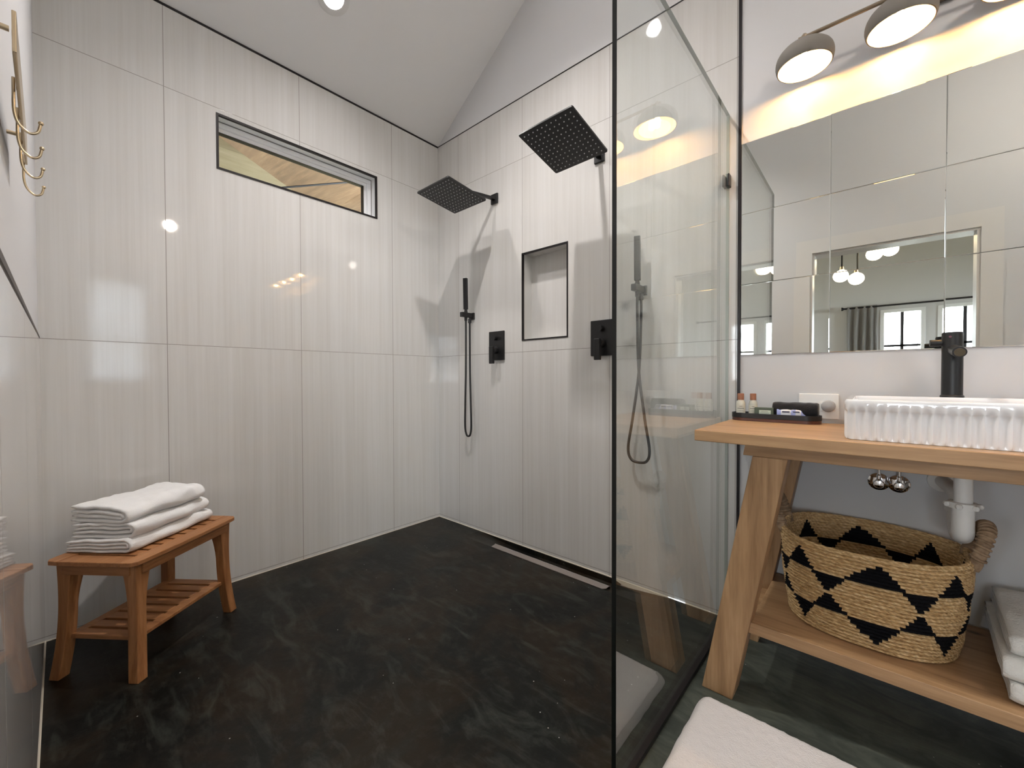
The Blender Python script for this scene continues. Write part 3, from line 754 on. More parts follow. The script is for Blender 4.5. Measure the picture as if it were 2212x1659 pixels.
bm = new(); prism(bm, [(2.1875, -.462, .263), (3.1325, -.462, .263), (3.1385, -.462, .227), (2.1815, -.462, .227)], (0, .45, 0)); obj('lower_shelf', bm, M['wood_x'], t, bevel=.002)
for xa in (2.155, 3.12):
    bm = new(); box(bm, xa, -.399, .190, xa+.045, -.101, .2265); obj('shelf_bearer', bm, M['wood_x'], t, bevel=.002)

# ------------------------------------------------------------------ basin and tap
t = thing('vessel_sink', 'white rectangular fluted vessel basin on the wooden tabletop', 'sink', (2.66, -.265, .882))
sx0, sx1, sy0, sy1 = 2.419, 2.901, -.478, -.045
def perim(x0, y0, x1, y1, r, N):
    """N points at equal arc length, with outward normals"""
    segs = []; A = [(x1-r, y1-r, 0), (x0+r, y1-r, 90), (x0+r, y0+r, 180), (x1-r, y0+r, 270)]
    dense = []
    for cx, cy, a0 in A:
        for k in range(60):
            a = radians(a0 + 90*k/59); dense.append((cx+r*cos(a), cy+r*sin(a), cos(a), sin(a)))
    dense.append(dense[0]); L = [0]
    for p, q in zip(dense[:-1], dense[1:]): L.append(L[-1]+sqrt((p[0]-q[0])**2+(p[1]-q[1])**2))
    out = []; j = 0
    for i in range(N):
        s = L[-1]*i/N
        while L[j+1] < s: j += 1
        f = (s-L[j])/max(1e-9, L[j+1]-L[j]); p, q = dense[j], dense[j+1]
        out.append(tuple(p[k]+(q[k]-p[k])*f for k in range(4)))
    return out, L[-1]
_, PL = perim(sx0, sy0, sx1, sy1, .03, 8); NF = round(PL/.0215); N = NF*12
P, _ = perim(sx0, sy0, sx1, sy1, .03, N)
bm = new(); rings = []
for z, ins, amp in ((.882, .006, 0), (.8835, .003, .3), (.887, .001, .8), (.895, .0, 1), (.930, 0, 1), (.950, 0, 1), (.958, 0, .9), (.963, 0, .5), (.966, 0, 0), (.985, 0, 0), (.990, .001, 0), (.993, .003, 0), (.994, .0055, 0)):
    rings.append([bm.verts.new((x-nx_*(ins + amp*.0056*abs(cos(pi*NF*i/N))**1.0), y-ny_*(ins + amp*.0056*abs(cos(pi*NF*i/N))), z)) for i, (x, y, nx_, ny_) in enumerate(P)])
ix0, iy0, ix1, iy1 = sx0+.014, sy0+.014, sx1-.014, -.150
Q, _ = perim(ix0, iy0, ix1, iy1, .025, N)
def near(p, Qs):  # map outer points on to the inner loop by fraction
    return Qs
for z, ins in ((.994, 0.0), (.992, .002), (.985, .004), (.930, .008), (.905, .018), (.897, .035), (.894, .07)):
    rings.append([bm.verts.new((x-nx_*ins, y-ny_*ins, z)) for (x, y, nx_, ny_) in Q])
for A, B in zip(rings[:-1], rings[1:]):
    for k in range(N): bm.faces.new((A[k], A[(k+1) % N], B[(k+1) % N], B[k]))
bm.faces.new(rings[-1]); bm.faces.new(rings[0][::-1])
obj('basin', bm, M['porcelain'], t, smooth=45)
bm = new(); lathe(bm, [(0, .8945), (.024, .8945), (.026, .897), (.018, .899), (0, .8985)], (2.672, -.25, 0), 24); obj('drain_plug', bm, M['black'], t, smooth=35)

t = thing('faucet', 'tall black cylindrical basin tap with side lever and short spout', 'tap', (2.662, -.095, .994))
bm = new(); lathe(bm, [(0, .994), (.0265, .994), (.0265, .998), (.0238, 1.0), (.0238, 1.190), (.0225, 1.1945), (0, 1.1955)], (2.662, -.095, 0), 36); obj('body', bm, M['black'], t, smooth=35)
bm = new(); tube(bm, [(2.640, -.095, 1.163), (2.612, -.097, 1.163)], .0105, 18); obj('side_lever', bm, M['black'], t, smooth=35, bevel=.0015)
bm = new(); sp0 = Vector((2.664, -.112, 1.140)); sp1 = Vector((2.666, -.205, 1.128)); tube(bm, [sp0, sp1], .0155, 20); obj('spout', bm, M['black'], t, smooth=35)
dv = (sp1-sp0).normalized()
bm = new(); tube(bm, [sp1, sp1+dv*.004], .0118, 20); obj('aerator', bm, plain('dull_bronze_aerator', (.10, .08, .055, 1), .3, .9), t, smooth=35)
bm = new(); lathe(bm, [(0, 0), (.0032, 0), (.0032, .0008), (0, .0008)], (2.655, -.1185, 1.180), 12, axis=(-.1, -1, 0)); obj('indicator_dot', bm, plain('red_blue_dot', (.12, .02, .04, 1), .4), t)

# ------------------------------------------------------------------ plumbing
def stop(x, z, lab):
    t = thing('supply_valve', lab, 'plumbing valve', (x, .003, z), group='chrome supply valves under the vanity')
    bm = new(); lathe(bm, [(0, 0), (.031, 0), (.030, .004), (.018, .009), (.011, .010), (0, .010)], (x, .003, z), 32, axis=(0, -1, 0)); obj('escutcheon', bm, M['chrome'], t, smooth=40)
    bm = new(); tube(bm, [(x, -.004, z), (x, -.045, z)], .0085, 16); tube(bm, [(x, -.032, z), (x, -.032, z+.028)], .0065, 14); obj('valve_body', bm, M['chrome'], t, smooth=35)
    bm = new(); lathe(bm, [(0, 0), (.013, 0), (.015, .004), (.013, .011), (.004, .013), (0, .013)], (x, -.043, z), 20, axis=(0, -1, 0)); obj('handle', bm, M['chrome'], t, smooth=40)
    bm = new(); tube(bm, bez([(x, -.032, z+.026), (x+.004, -.036, z+.08), (x+.03, -.06, z+.14), (x+.045, -.07, .850)], 8), .0048, 8); obj('supply_hose', bm, M['chrome'], t, smooth=0)
stop(2.4955, .684, 'chrome supply valve under the vanity, farther from the drain trap')
stop(2.5475, .684, 'chrome supply valve under the vanity, nearer the drain trap')
TX, TY = 2.672, -.25
t = thing('drain_trap', 'white plastic drain trap under the basin', 'drain trap', (TX, TY, .58))
bm = new(); tube(bm, [(TX, TY, .855), (TX, TY, .700)], .0195, 24); obj('tailpiece', bm, M['pvc'], t, smooth=35)
bm = new(); lathe(bm, [(.021, -.008), (.031, -.008), (.031, .008), (.021, .010)], (TX, TY, .694), 24, closed=True)
for k in range(6):
    a = radians(k*60+10); cx, cy = TX+.033*cos(a), TY+.033*sin(a); ball(bm, (cx, cy, .694), .0085, 8)
obj('slip_nut', bm, M['pvc'], t, smooth=40)
bm = new(); cy = TY+.045
pth = [(TX, TY, .695), (TX, TY, .640), (TX, TY, .622)] + [(TX, cy-.045*cos(a), .622-.022*sin(a)-.0) for a in [radians(q) for q in range(15, 180, 15)]] + [(TX, cy+.045, .640), (TX, cy+.045, .668)]
tube(bm, pth, .0235, 24); obj('trap_bend', bm, M['pvc'], t, smooth=60)
bm = new(); lathe(bm, [(.0235, -.009), (.030, -.009), (.030, .009), (.0235, .009)], (TX, cy+.045, .664), 24, closed=True); obj('slip_nut', bm, M['pvc'], t, smooth=40)
bm = new(); tube(bm, bez([(TX, cy+.045, .668), (TX-.002, cy+.05, .700), (TX-.008, cy+.075, .712), (2.652, .004, .712)], 8), .0195, 24); obj('wall_arm', bm, M['pvc'], t, smooth=60)
bm = new(); lathe(bm, [(.0, 0), (.037, 0), (.035, .006), (.024, .012), (0, .012)], (2.652, .003, .712), 28, axis=(0, -1, 0)); obj('escutcheon', bm, M['pvc'], t, smooth=40)

# ------------------------------------------------------------------ outlet and night light
t = thing('wall_outlet', 'white double wall outlet plate mounted sideways behind the tray', 'wall outlet', (2.321, .003, .945))
bm = new(); box(bm, 2.259, -.003, .897, 2.383, .003, .993); obj('plate', bm, M['plastic'], t, bevel=.0025)
for x in (2.292, 2.350):
    bm = new(); box(bm, x-.024, -.0045, .928, x+.024, -.0032, .962); obj('socket', bm, M['plastic'], t, bevel=.001)
t = thing('night_light', 'round grey night light plugged into the wall outlet', 'night light', (2.352, -.0045, .947))
bm = new(); lathe(bm, [(0, 0), (.022, 0), (.022, .010), (.019, .018), (.010, .0225), (0, .0235)], (2.352, -.0045, .947), 32, axis=(0, -1, 0)); obj('lens', bm, M['greyp'], t, smooth=40)

# ------------------------------------------------------------------ tray and toiletries
t = thing('tray', 'oval black tray with a brown wooden base on the tabletop', 'tray', (2.18, -.057, .882))
def oval(x0, y0, x1, y1, z, n=14): return [(x, y, z) for x, y in rrect(x0, y0, x1, y1, (y1-y0)/2-.001, n)]
bm = new(); prism(bm, oval(2.037, -.108, 2.336, -.010, .8822), (0, 0, .0125)); obj('base', bm, M['tray_brown'], t, bevel=.001)
bm = new(); O0 = oval(2.036, -.109, 2.337, -.009, .8949); O1 = [(p[0], p[1], .913) for p in O0]
I1 = oval(2.041, -.104, 2.332, -.014, .913); I0 = [(p[0], p[1], .8975) for p in I1]
V = [[bm.verts.new(p) for p in L_] for L_ in (O0, O1, I1, I0)]; n = len(O0)
for A, B in zip(V[:-1], V[1:]):
    for k in range(n): bm.faces.new((A[k], A[(k+1) % n], B[(k+1) % n], B[k]))
bm.faces.new(V[0][::-1]); bm.faces.new(V[3]); obj('rim', bm, M['black'], t, smooth=40)
Mcap = wood_mat('rosewood_cap', 'z', [(.20, .075, .04), (.33, .14, .08), (.42, .20, .12)], 3, .5, knots=False)
Mink = plain('grey_ink', (.12, .12, .11, 1), .6)
def bottle(x, y, col, lab, s=1.0):
    z = .8978
    t = thing('toiletry_bottle', lab, 'bottle', (x, y, z), group='small toiletry bottles on the tray')
    bm = new(); lathe(bm, [(0, 0), (.0125*s, 0), (.0145*s, .002), (.0148*s, .050), (.0125*s, .060), (.0088*s, .066), (.0085*s, .070), (0, .070)], (x, y, z), 28); obj('bottle_body', bm, plain('bottle_plastic', col, .35), t, smooth=40)
    bm = new(); lathe(bm, [(0, .0665), (.0105*s, .0665), (.0105*s, .091), (.0095*s, .0925), (0, .0925)], (x, y, z), 24); obj('cap', bm, Mcap, t, smooth=40)
    bm = new(); a0 = atan2(CY-y, CX-x); n = 12; rr = .01495*s
    def arc(z0, z1, half, r_, mi):
        L_ = [[bm.verts.new((x+r_*cos(a0-half+2*half*k/n), y+r_*sin(a0-half+2*half*k/n), zz)) for k in range(n+1)] for zz in (z+z0, z+z1)]
        for k in range(n): bm.faces.new((L_[0][k], L_[0][k+1], L_[1][k+1], L_[1][k])).material_index = mi
    arc(.006, .045, 1.2, rr, 0); arc(.0305, .0325, .75, rr+.0002, 1); arc(.039, .0402, .3, rr+.0002, 1); arc(.022, .0228, .5, rr+.0002, 1); arc(.014, .0148, .35, rr+.0002, 1)
    obj('label', bm, [plain('cream_label', (.66, .64, .55, 1), .5), Mink], t, smooth=0)
bottle(2.068, -.062, (.62, .60, .51, 1), 'small cream toiletry bottle with a reddish wooden cap, nearest the glass screen', 1.15)
bottle(2.110, -.048, (.55, .56, .50, 1), 'small cream toiletry bottle with a reddish wooden cap, beside the green soap box', 1.08)
t = thing('soap_box', 'dark green boxed soap with a pale label on the tray', 'soap box', (2.152, -.074, .898))
Mg = Matrix.Translation((2.155, -.080, .8978)) @ Matrix.Rotation(.06, 4, 'Z')
bm = new(); box(bm, -.032, -.010, 0, .032, .010, .039, M=Mg); obj('box', bm, plain('dark_green_card', (.075, .10, .065, 1), .5), t, bevel=.0012)
bm = new(); box(bm, -.016, -.0106, .006, .0235, -.0101, .029, M=Mg); obj('label', bm, plain('pale_green_label', (.62, .68, .56, 1), .5), t)
bm = new(); [box(bm, a, -.0109, z, c, -.0106, z+.0012, M=Mg) for a, c, z in ((-.009, .015, .023), (-.012, .018, .0175), (-.006, .012, .013))]; box(bm, -.008, -.0104, .032, .010, -.0101, .034, M=Mg); obj('lettering', bm, Mink, t)
# rolled black cloth
bm = new(); n = 36; L_ = 26; rn = []
cx0, cx1, cyy, czz = 2.180, 2.326, -.044, .9285
for i in range(L_+1):
    u = i/L_; x = cx0+(cx1-cx0)*u; r = []
    for k in range(n):
        a = 2*pi*k/n; e = .9 if u in (0, 1) else 1
        rr = 1 + .06*noise.noise(Vector((u*7, cos(a)*1.5, sin(a)*1.5)))
        r.append(bm.verts.new((x, cyy+.0290*cos(a)*rr*e, czz+.0305*sin(a)*rr*e)))
    rn.append(r)
for A, B in zip(rn[:-1], rn[1:]):
    for k in range(n): bm.faces.new((A[k], A[(k+1) % n], B[(k+1) % n], B[k]))
bm.faces.new(rn[0][::-1]); bm.faces.new(rn[-1])
tag(obj('washcloth', bm, M['blackcloth'], origin=(2.24, cyy, .898), smooth=0), 'rolled black washcloth lying across the tray', 'washcloth')
Mwrap = plain('pale_blue_wrapper', (.42, .47, .80, 1), .3); Mwh = plain('white_wrapper', (.82, .82, .86, 1), .3); Mnav = plain('navy_print', (.02, .02, .06, 1), .4)
def sachet(x, y, rz, lab):
    t = thing('wrapped_soap', lab, 'wrapped soap', (x, y, .898), rz, group='wrapped guest soaps on the tray')
    bm = new(); pts = []
    Z0, Hh = 0.0, .035; xs_ = [-.030, -.026, -.020, -.016, -.009, 0, .009, .016, .020, .026, .030]; th = [.001, .0015, .003, .006, .0075, .008, .0075, .006, .003, .0015, .001]
    hh = [1, 1, .84, .9, .97, 1, .97, .9, .84, 1, 1]; R_ = []
    for xx, tt, h_ in zip(xs_, th, hh):
        zc_ = Hh/2; R_.append([bm.verts.new((xx, tt*cos(a), zc_+zc_*h_*sin(a))) for a in [2*pi*k/14+.1 for k in range(14)]])
    for i, (A, B) in enumerate(zip(R_[:-1], R_[1:])):
        for k in range(14): bm.faces.new((A[k], A[(k+1) % 14], B[(k+1) % 14], B[k])).material_index = 0 if i in (0, 1, 2, 7, 8, 9) else 1
    bm.faces.new(R_[0][::-1]); bm.faces.new(R_[-1]); obj('wrapper', bm, [Mwrap, Mwh], t, local=True, smooth=60)
    bm = new(); box(bm, -.012, -.0089, .0235, .012, -.0070, .0285); obj('printed_band', bm, Mnav, t, local=True)
sachet(2.228, -.081, .05, 'pale blue wrapped soap before the black washcloth, next to the green soap box')
sachet(2.258, -.072, .12, 'pale blue wrapped soap half hidden behind the other, toward the basin')

# ------------------------------------------------------------------ basket
def basket():
    t = thing('woven_basket', 'woven straw basket with a black stepped diamond pattern on the lower shelf', 'basket', (2.466, -.215, .263))
    rows = 27; nseg = 256
    zb, zt = .2645, .540
    def outline(f, ph):
        cx = 2.466 + .003*f; cy = -.205 - .018*f; a = .208 + .014*sin(pi*min(1, f*1.1)*.5) - .010*(1-f)*(1-f); b = .176 + .022*f
        c, s_ = cos(ph), sin(ph); e = .80
        return cx + a*math.copysign(abs(c)**e, c), cy + b*math.copysign(abs(s_)**e, s_)
    PER = 8
    def black(f, ph):
        u = (ph/(2*pi)*PER + .16) % 1.0
        z1, z2, H_ = .72, .29, .205
        def tri_up(base, apex_u):  # apex above the base
            return base <= f < base+H_ and abs(((u-apex_u+.5) % 1)-.5) < .262*(1-(f-base-.012)/H_)
        def tri_dn(base, apex_u):
            return base-H_ < f < base and abs(((u-apex_u+.5) % 1)-.5) < .262*(1-(base-f-.012)/H_)
        return tri_up(z1, .25) or tri_dn(z1, .75) or tri_up(z2, .75) or tri_dn(z2, .25)
    bm = new(); loops = []; fr = []
    sub = [0, .18, .5, .82]
    def pt(f, ph, off):
        x, y = outline(f, ph); x2, y2 = outline(f, ph+.01); tx, ty = x2-x, y2-y; L_ = sqrt(tx*tx+ty*ty) or 1
        z = zb + (zt-zb)*f + (.014*abs(cos(ph))**3*f*f) - .004*f*sin(ph*2+1)
        wob = .0028*noise.noise(Vector((x*14, y*14, f*6)))
        return Vector((x + (ty/L_)*(off+wob), y - (tx/L_)*(off+wob), z))
    for r in range(rows):
        for s_ in sub:
            f = (r+s_)/rows; o_ = .0072*sin(pi*s_)**.8 if s_ else 0
            loops.append([bm.verts.new(pt(f, 2*pi*k/nseg, o_ + (.0012*sin(k*2.6+r*1.9) if s_ else 0))) for k in range(nseg)]); fr.append(r)
    loops.append([bm.verts.new(pt(1.0, 2*pi*k/nseg, .002)) for k in range(nseg)]); fr.append(rows-1)
    # inside, going down
    inner = []
    for r in range(rows-1, -1, -1):
        for s_ in sub[::-1]:
            f = (r+s_)/rows; o_ = -.006 - (.003*sin(pi*s_) if s_ else 0)
            inner.append(([bm.verts.new(pt(f, 2*pi*k/nseg, o_)) for k in range(nseg)], r))
    allL = [(l, r) for l, r in zip(loops, fr)] + inner
    for (A, ra), (B, rb) in zip(allL[:-1], allL[1:]):
        rr = min(ra, rb) if A in loops and B in loops and ra != rb else ra
        for k in range(nseg):
            kk = (k//1)
            q = bm.faces.new((A[k], A[(k+1) % nseg], B[(k+1) % nseg], B[k]))
            q.material_index = 1 if black((ra+.5)/rows, 2*pi*(kk+.5)/nseg) else 0
    bm.faces.new(inner[-1][0]); bm.faces.new(loops[0][::-1])
    body = obj('basket_body', bm, [M['straw'], M['yarn']], t, smooth=60)
    # rim cord
    bm = new(); path = [pt(1.0, 2*pi*k/160, -.003) for k in range(160)]
    tube(bm, path, [.0048+.0008*sin(k*1.9) for k in range(160)], 8, closed=True); obj('rim_cord', bm, M['straw'], t, smooth=0)
    for s_ in (0, 1):
        ph0 = 0 if s_ else pi; sg = 1 if s_ else -1
        bm = new(); c = pt(1.0, ph0, 0); base = []
        for k in range(61):
            a = pi*k/60; yy = c.y - .064*cos(a); out_ = .052*sin(a)**.8; zz = c.z - .022 + .108*sin(a)**.75
            base.append(Vector((c.x + sg*(out_*.62) - sg*.004, yy, zz)))
        rad = [.0125 + .0028*abs(sin(k*.95)) for k in range(61)]
        tube(bm, base, rad, 12)
        # wrapped coils
        for k in range(4, 57, 3):
            p = base[k]; d = (base[k+1]-base[k-1]).normalized(); u = d.orthogonal().normalized(); w = d.cross(u)
            tube(bm, [p + (u*cos(q)+w*sin(q))*.0150 + d*.0030*sin(q) for q in [2*pi*j/16 for j in range(16)]], .0040, 6, closed=True)
        obj('handle', bm, M['straw_dark'], t, smooth=0)
b = NB('wrapped_rope'); v = b.objc(); M['straw_dark'] = b.bsdf(b.ramp(b.noise(v, 40, 3), [(.3, (.17, .105, .06)), (.7, (.40, .28, .18))]), .6, 0, b.bump(b.noise(v, 220, 2), .4, .001), .3)
basket()

# ------------------------------------------------------------------ towels
def towel_bm(L, W, H, n, seed, fold=1, amp=.004, soft=.004, spread=0.0):
    """nested folded sheets: fold at +y (or -y), length along x, base on z=0"""
    bm = new(); t = H/(2*n); ns = 44
    for k in range(n):
        rr = max(.0018, H/2 - (k+.5)*t); zb_, zt_ = (k+.5)*t, H-(k+.5)*t
        yf = W - (k*t*.9); y0 = .004*k + spread*((k*37) % 5)/5
        line = []
        m = 16
        for i in range(m+1): line.append((y0 + (yf-rr-y0)*i/m, zb_, 0, -1))
        for i in range(1, 10): a = -pi/2 + pi*i/10; line.append((yf-rr+rr*cos(a)*1.05, H/2+rr*sin(a), cos(a), sin(a)))
        for i in range(m+1): line.append((yf-rr - (yf-rr-y0)*i/m, zt_, 0, 1))
        prev = None; q = t*.5
        for s_ in range(ns+1):
            v = s_/ns; x = L*(v-.5); e = min(s_, ns-s_); sh = (.55, .85, .97, 1)[min(e, 3)]
            outl, innl = [], []
            for j, (yy, zz, ny_, nz_) in enumerate(line):
                ee = min(j, len(line)-1-j); sq = (.45, .85, 1)[min(ee, 2)]*sh
                d1 = noise.noise(Vector((x*9, yy*9+seed, zz*6))); d2 = noise.noise(Vector((x*28, yy*28, zz*20+seed)))
                dz = amp*d1*min(1, zz/H*1.6+.05) + amp*.45*d2*(zz/H); dy = amp*.8*noise.noise(Vector((x*12+5, zz*40, seed*1.7)))
                dx = (.5-abs(.5-v) < .04)*0
                ex = .0025*noise.noise(Vector((yy*22, zz*60, seed+9.1)))*(1 if s_ > ns/2 else -1)*(1 if e < 2 else 0)
                yv = (yy + dy)*1.0
                po = (x+ex, yv + ny_*q*sq, zz + nz_*q*sq + dz); pi_ = (x+ex, yv - ny_*q*sq, zz - nz_*q*sq + dz)
                f_ = lambda p: bm.verts.new((p[0], (p[1]-W/2)*fold, max(.0004, p[2])))
                outl.append(f_(po)); innl.append(f_(pi_))
            if prev:
                po, pi0 = prev
                for j in range(len(line)-1):
                    bm.faces.new((po[j], po[j+1], outl[j+1], outl[j])); bm.faces.new((pi0[j+1], pi0[j], innl[j], innl[j+1]))
                bm.faces.new((pi0[0], po[0], outl[0], innl[0])); bm.faces.new((po[-1], pi0[-1], innl[-1], outl[-1]))
            if s_ in (0, ns):
                for j in range(len(line)-1): bm.faces.new((outl[j], outl[j+1], innl[j+1], innl[j]))
            prev = (outl, innl)
    return bm
BA = radians(128.5); BC = Vector((.3135, -1.691, 0))
def bl(x, y, z):  # bench local -> world
    return (BC.x + x*cos(BA) - y*sin(BA), BC.y + x*sin(BA) + y*cos(BA), z)
# local +x runs along the bench away from the camera, local -y is the side facing the room
zt0 = .4258
for (cx, cy, z, L, W, H, n, seed, rot, lab) in (
        (.016, .044, zt0, .385, .245, .046, 2, 1.3, .0, 'folded white towel at the bottom of the pile on the teak bench'),
        (.012, .040, zt0+.048, .352, .232, .054, 2, 4.1, .03, 'folded white towel in the middle of the pile on the teak bench'),
        (.006, .046, zt0+.104, .335, .222, .066, 2, 8.7, -.03, 'plump folded white towel on top of the pile on the teak bench')):
    w = bl(cx, cy, z)
    bm = towel_bm(L, W, H, n, seed, fold=-1, amp=.014)
    o = obj('folded_towel', bm, M['towel'], smooth=0); o.location = w; o.rotation_euler = (0, 0, BA+rot)
    tag(o, lab, 'towel', 'white towels on the teak bench')
for (cx, cy, z, L, W, H, n, seed, lab) in (
        (2.925, -.240, .2635, .36, .380, .050, 2, 2.2, 'folded plush white towel at the bottom of the pile on the vanity shelf'),
        (2.918, -.238, .3155, .37, .370, .050, 2, 5.2, 'folded plush white towel in the middle of the pile on the vanity shelf'),
        (2.922, -.225, .3675, .35, .345, .052, 2, 7.2, 'folded plush greyish towel on top of the pile on the vanity shelf')):
    bm = towel_bm(L, W, H, n, seed, fold=1, amp=.014)
    o = obj('folded_towel', bm, M['towel_grey'], smooth=0); o.location = (cx, cy, z); o.rotation_euler = (0, 0, radians(180)-.05)
    tag(o, lab, 'towel', 'plush towels on the vanity shelf')

# ------------------------------------------------------------------ teak bench
t = thing('shower_bench', 'small teak shower bench with curved legs and a slatted shelf, in the tiled corner', 'bench', BC, BA)
hl, hs, zt = .243, .172, .425
def bar_loc(bm, x0, y0, z0, x1, y1, z1): box(bm, x0, y0, z0, x1, y1, z1)
bm = new(); th = .016
# frame: outline with rounded corners minus slots -> rails, ends and slats flush
def rail(sgn):
    pts = []
    n = 14; rc = .03
    for k in range(n+1):
        x = -hl + 2*hl*k/n; bow = -.006*(2*k/n-1)**2
        pts.append((x, sgn*(hs+bow)))
    pts[0] = (-hl+.016, sgn*(hs-.007)); pts[-1] = (hl-.016, sgn*(hs-.007))
    pts.insert(0, (-hl+.002, sgn*(hs-.020))); pts.append((hl-.002, sgn*(hs-.020)))
    ptsi = [(hl, sgn*(hs-.060)), (-hl, sgn*(hs-.060))]
    P_ = pts + ptsi
    prism(bm, [(x, y, zt-th) for x, y in P_], (0, 0, th))
rail(1); rail(-1)
box(bm, -hl, -hs+.0605, zt-th, -hl+.055, hs-.0605, zt); box(bm, hl-.055, -hs+.0605, zt-th, hl, hs-.0605, zt)
ns = 7; a0, a1 = -hl+.055, hl-.055; gap = .012; wd = (a1-a0-gap*(ns+1))/ns
for k in range(ns):
    x0 = a0+gap+(wd+gap)*k; box(bm, x0, -hs+.0602, zt-th, x0+wd, hs-.0602, zt)
obj('seat_top', bm, M['teak_x'], t, local=True, bevel=.0025)
for s_ in (-1, 1):
    bm = new(); box(bm, -hl+.045, s_*(hs-.027)-.009, zt-.056, hl-.045, s_*(hs-.027)+.009, zt-th-.0005)
    obj('side_apron', bm, M['teak_x'], t, local=True, bevel=.002)
    bm = new(); box(bm, s_*(hl-.030)-.009, -hs+.045, zt-.056, s_*(hl-.030)+.009, hs-.045, zt-th-.0005)
    obj('end_apron', bm, M['teak_y'], t, local=True, bevel=.002)
for sx in (-1, 1):
    for sy in (-1, 1):
        bm = new(); n = 16; rings = []
        for k in range(n+1):
            f = k/n; z = (zt-th-.0006)*f
            # outward foot, narrow waist, wide head
            flare = .016*(1-f)**2.4 - .004*sin(pi*f)
            w = .036 + .024*max(0, f-.6)**1.7/.4**1.7 + .001*(1-f)
            ox, oy = hl-.024+flare, hs-.022+flare
            xa, xb = sx*ox, sx*(ox-w); ya, yb = sy*oy, sy*(oy-w)
            rings.append([bm.verts.new(p) for p in ((xa, ya, z), (xb, ya, z), (xb, yb, z), (xa, yb, z))])
        for A, B in zip(rings[:-1], rings[1:]):
            for k in range(4): bm.faces.new((A[k], A[(k+1) % 4], B[(k+1) % 4], B[k]))
        bm.faces.new(rings[0]); bm.faces.new(rings[-1]); obj('leg', bm, M['teak_z'], t, local=True, bevel=.003)
bm = new(); zs = .146; th2 = .014; sl, sw = .204, .134
box(bm, -sl, -sw, zs-th2, sl, -sw+.034, zs); box(bm, -sl, sw-.034, zs-th2, sl, sw, zs)
ns = 8; gap = .013; wd = (2*sl-gap*(ns-1))/ns
for k in range(ns):
    x0 = -sl+(wd+gap)*k; box(bm, x0, -sw+.0342, zs-th2, x0+wd, sw-.0342, zs)
obj('slatted_shelf', bm, M['teak_y'], t, local=True, bevel=.002)

# ------------------------------------------------------------------ bath mat
bm = new(); mx0, mx1, my0, my1 = 2.062, 2.92, -1.13, -.535; nx_, ny_ = 130, 90; Gm = []
rc = .035
for i in range(nx_+1):
    col = []
    for j in range(ny_+1):
        u, v = i/nx_, j/ny_; x = mx0+(mx1-mx0)*u; y = my0+(my1-my0)*v
        # round the corners of the sheet
        dx = max(0, rc-(x-mx0), rc-(mx1-x)); dy = max(0, rc-(y-my0), rc-(my1-y))
        if dx > 0 and dy > 0:
            d = sqrt(dx*dx+dy*dy); m_ = max(dx, dy); s_ = m_/d
            cx = mx0+rc if x < (mx0+mx1)/2 else mx1-rc; cy = my0+rc if y < (my0+my1)/2 else my1-rc
            x = cx + (x-cx)*s_; y = cy + (y-cy)*s_
        e = min(i, nx_-i, j, ny_-j)
        h = (.002, .012, .020, .0245, .027)[min(e, 4)]
        h += .0022*noise.noise(Vector((x*60, y*60, 0)))+.0015*noise.noise(Vector((x*150, y*150, 3)))+.0025*noise.noise(Vector((x*8, y*8, 0))) if e > 0 else 0
        wob = .002*noise.noise(Vector((x*25, y*25, 7)))*(1 if e < 3 else 0)
        col.append(bm.verts.new((x+wob, y+wob, h)))
    Gm.append(col)
for i in range(nx_):
    for j in range(ny_): bm.faces.new((Gm[i][j], Gm[i+1][j], Gm[i+1][j+1], Gm[i][j+1]))
edge = [Gm[i][0] for i in range(nx_+1)] + [Gm[nx_][j] for j in range(1, ny_+1)] + [Gm[i][ny_] for i in range(nx_-1, -1, -1)] + [Gm[0][j] for j in range(ny_-1, 0, -1)]
low = [bm.verts.new((v.co.x, v.co.y, .0005)) for v in edge]
for k in range(len(edge)): bm.faces.new((edge[k], edge[(k+1) % len(edge)], low[(k+1) % len(edge)], low[k]))
bm.faces.new(low)
tag(obj('bath_mat', bm, M['mat'], origin=(2.49, -.83, 0), smooth=0), 'pale pinkish plush bath mat on the dark floor in front of the vanity', 'bath mat')

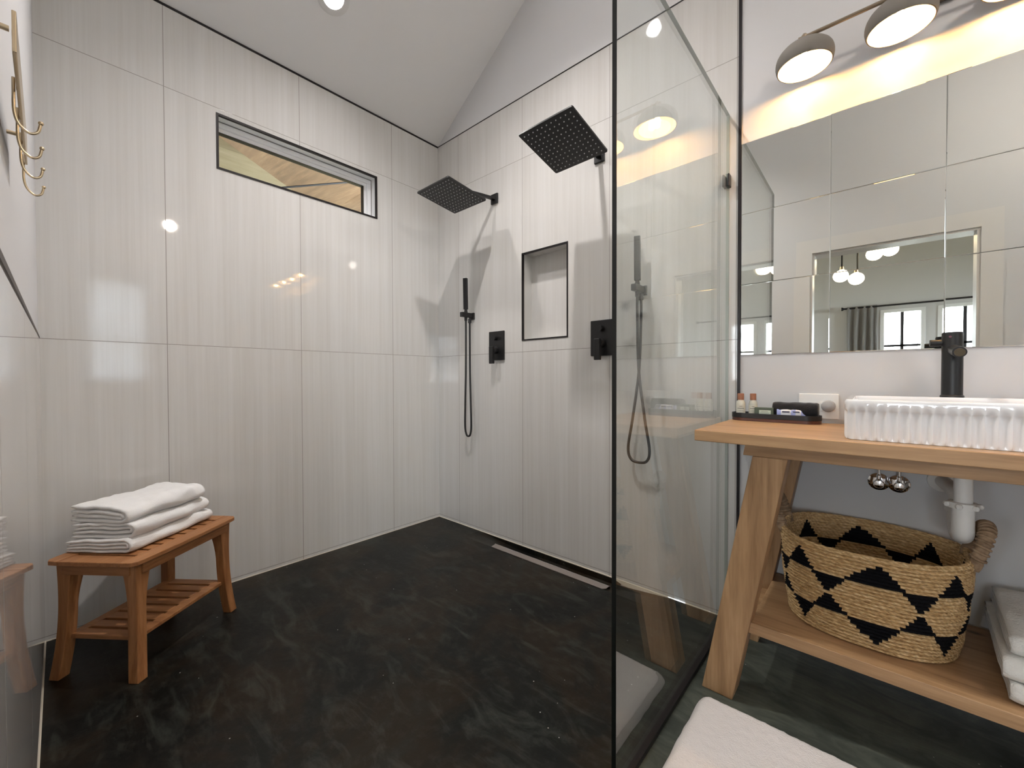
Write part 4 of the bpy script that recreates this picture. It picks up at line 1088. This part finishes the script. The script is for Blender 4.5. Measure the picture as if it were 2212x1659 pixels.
# ------------------------------------------------------------------ hook rack on the painted wall
def ypaint(x): return yl(x)-.004
t = thing('hook_rack', 'champagne metal hook rail on the painted wall above the bench', 'hook rail', (1.52, ypaint(1.52), 1.47))
bm = new(); prism(bm, [(1.31, -1.9805, 1.452), (1.705, -1.9785, 1.452), (1.705, -1.9785, 1.502), (1.31, -1.9805, 1.502)], (0, -.004, 0)); obj('rail', bm, M['brass'], t, bevel=.001)
for x in (1.36, 1.69):
    bm = new(); tube(bm, [(x, ypaint(x), 1.485), (x, -1.985, 1.485)], .0035, 12); obj('standoff', bm, M['brass'], t, smooth=35)
for x in (1.31, 1.41, 1.505, 1.60, 1.695):
    if x > 1.65: continue
    bm = new(); tube(bm, bez([(x, -1.9855, 1.470), (x, -1.9855, 1.45), (x, -1.9853, 1.425), (x, -1.9815, 1.409), (x, -1.9725, 1.4000), (x, -1.9645, 1.404), (x, -1.9615, 1.416)], 8), .0018, 8); obj('hook', bm, M['brass'], t, smooth=0)
    bm = new(); ball(bm, (x, -1.9612, 1.418), .0030, 10); obj('hook_tip', bm, M['brass'], t, smooth=0)

# ------------------------------------------------------------------ light from outside
w = bpy.data.worlds.new('daylight'); S.world = w; w.use_nodes = True; nt = w.node_tree; nt.nodes.clear()
bg = nt.nodes.new('ShaderNodeBackground'); wo = nt.nodes.new('ShaderNodeOutputWorld')
bg.inputs[0].default_value = (.86, .93, 1.0, 1); bg.inputs[1].default_value = 6
nt.links.new(bg.outputs[0], wo.inputs[0])
def portal(name, loc, rot, sx, sy):
    L = bpy.data.lights.new(name, 'AREA'); L.shape = 'RECTANGLE'; L.size = sx; L.size_y = sy; L.cycles.is_portal = True
    o = bpy.data.objects.new(name, L); COL.objects.link(o); o.location = loc; o.rotation_euler = rot
for a, c in wins: portal('daylight_portal', ((a+c)/2, BY0-.15, (wb0+wb1)/2), (radians(90), 0, 0), c-a, wb1-wb0)
portal('daylight_portal', (BX0-.11, -4.7, 1.55), (0, radians(-90), 0), 1.3, 1.8)
portal('daylight_portal', (BX1+.11, -4.7, 1.55), (0, radians(90), 0), 1.3, 1.8)
portal('daylight_portal', (RR+.15, (vy0+vy1)/2, (vz0+vz1)/2), (0, radians(90), 0), vz1-vz0, vy1-vy0)

S.view_settings.view_transform = 'Standard'; S.view_settings.look = 'None'
S.view_settings.gamma = 1; S.view_settings.use_curve_mapping = False
S.view_settings.exposure = 2.3
c = S.cycles
c.use_denoising = True
c.max_bounces = 12; c.diffuse_bounces = 6; c.glossy_bounces = 8; c.transmission_bounces = 8; c.transparent_max_bounces = 16
c.sample_clamp_indirect = 6.0; c.caustics_reflective = False; c.caustics_refractive = False; c.blur_glossy = .1
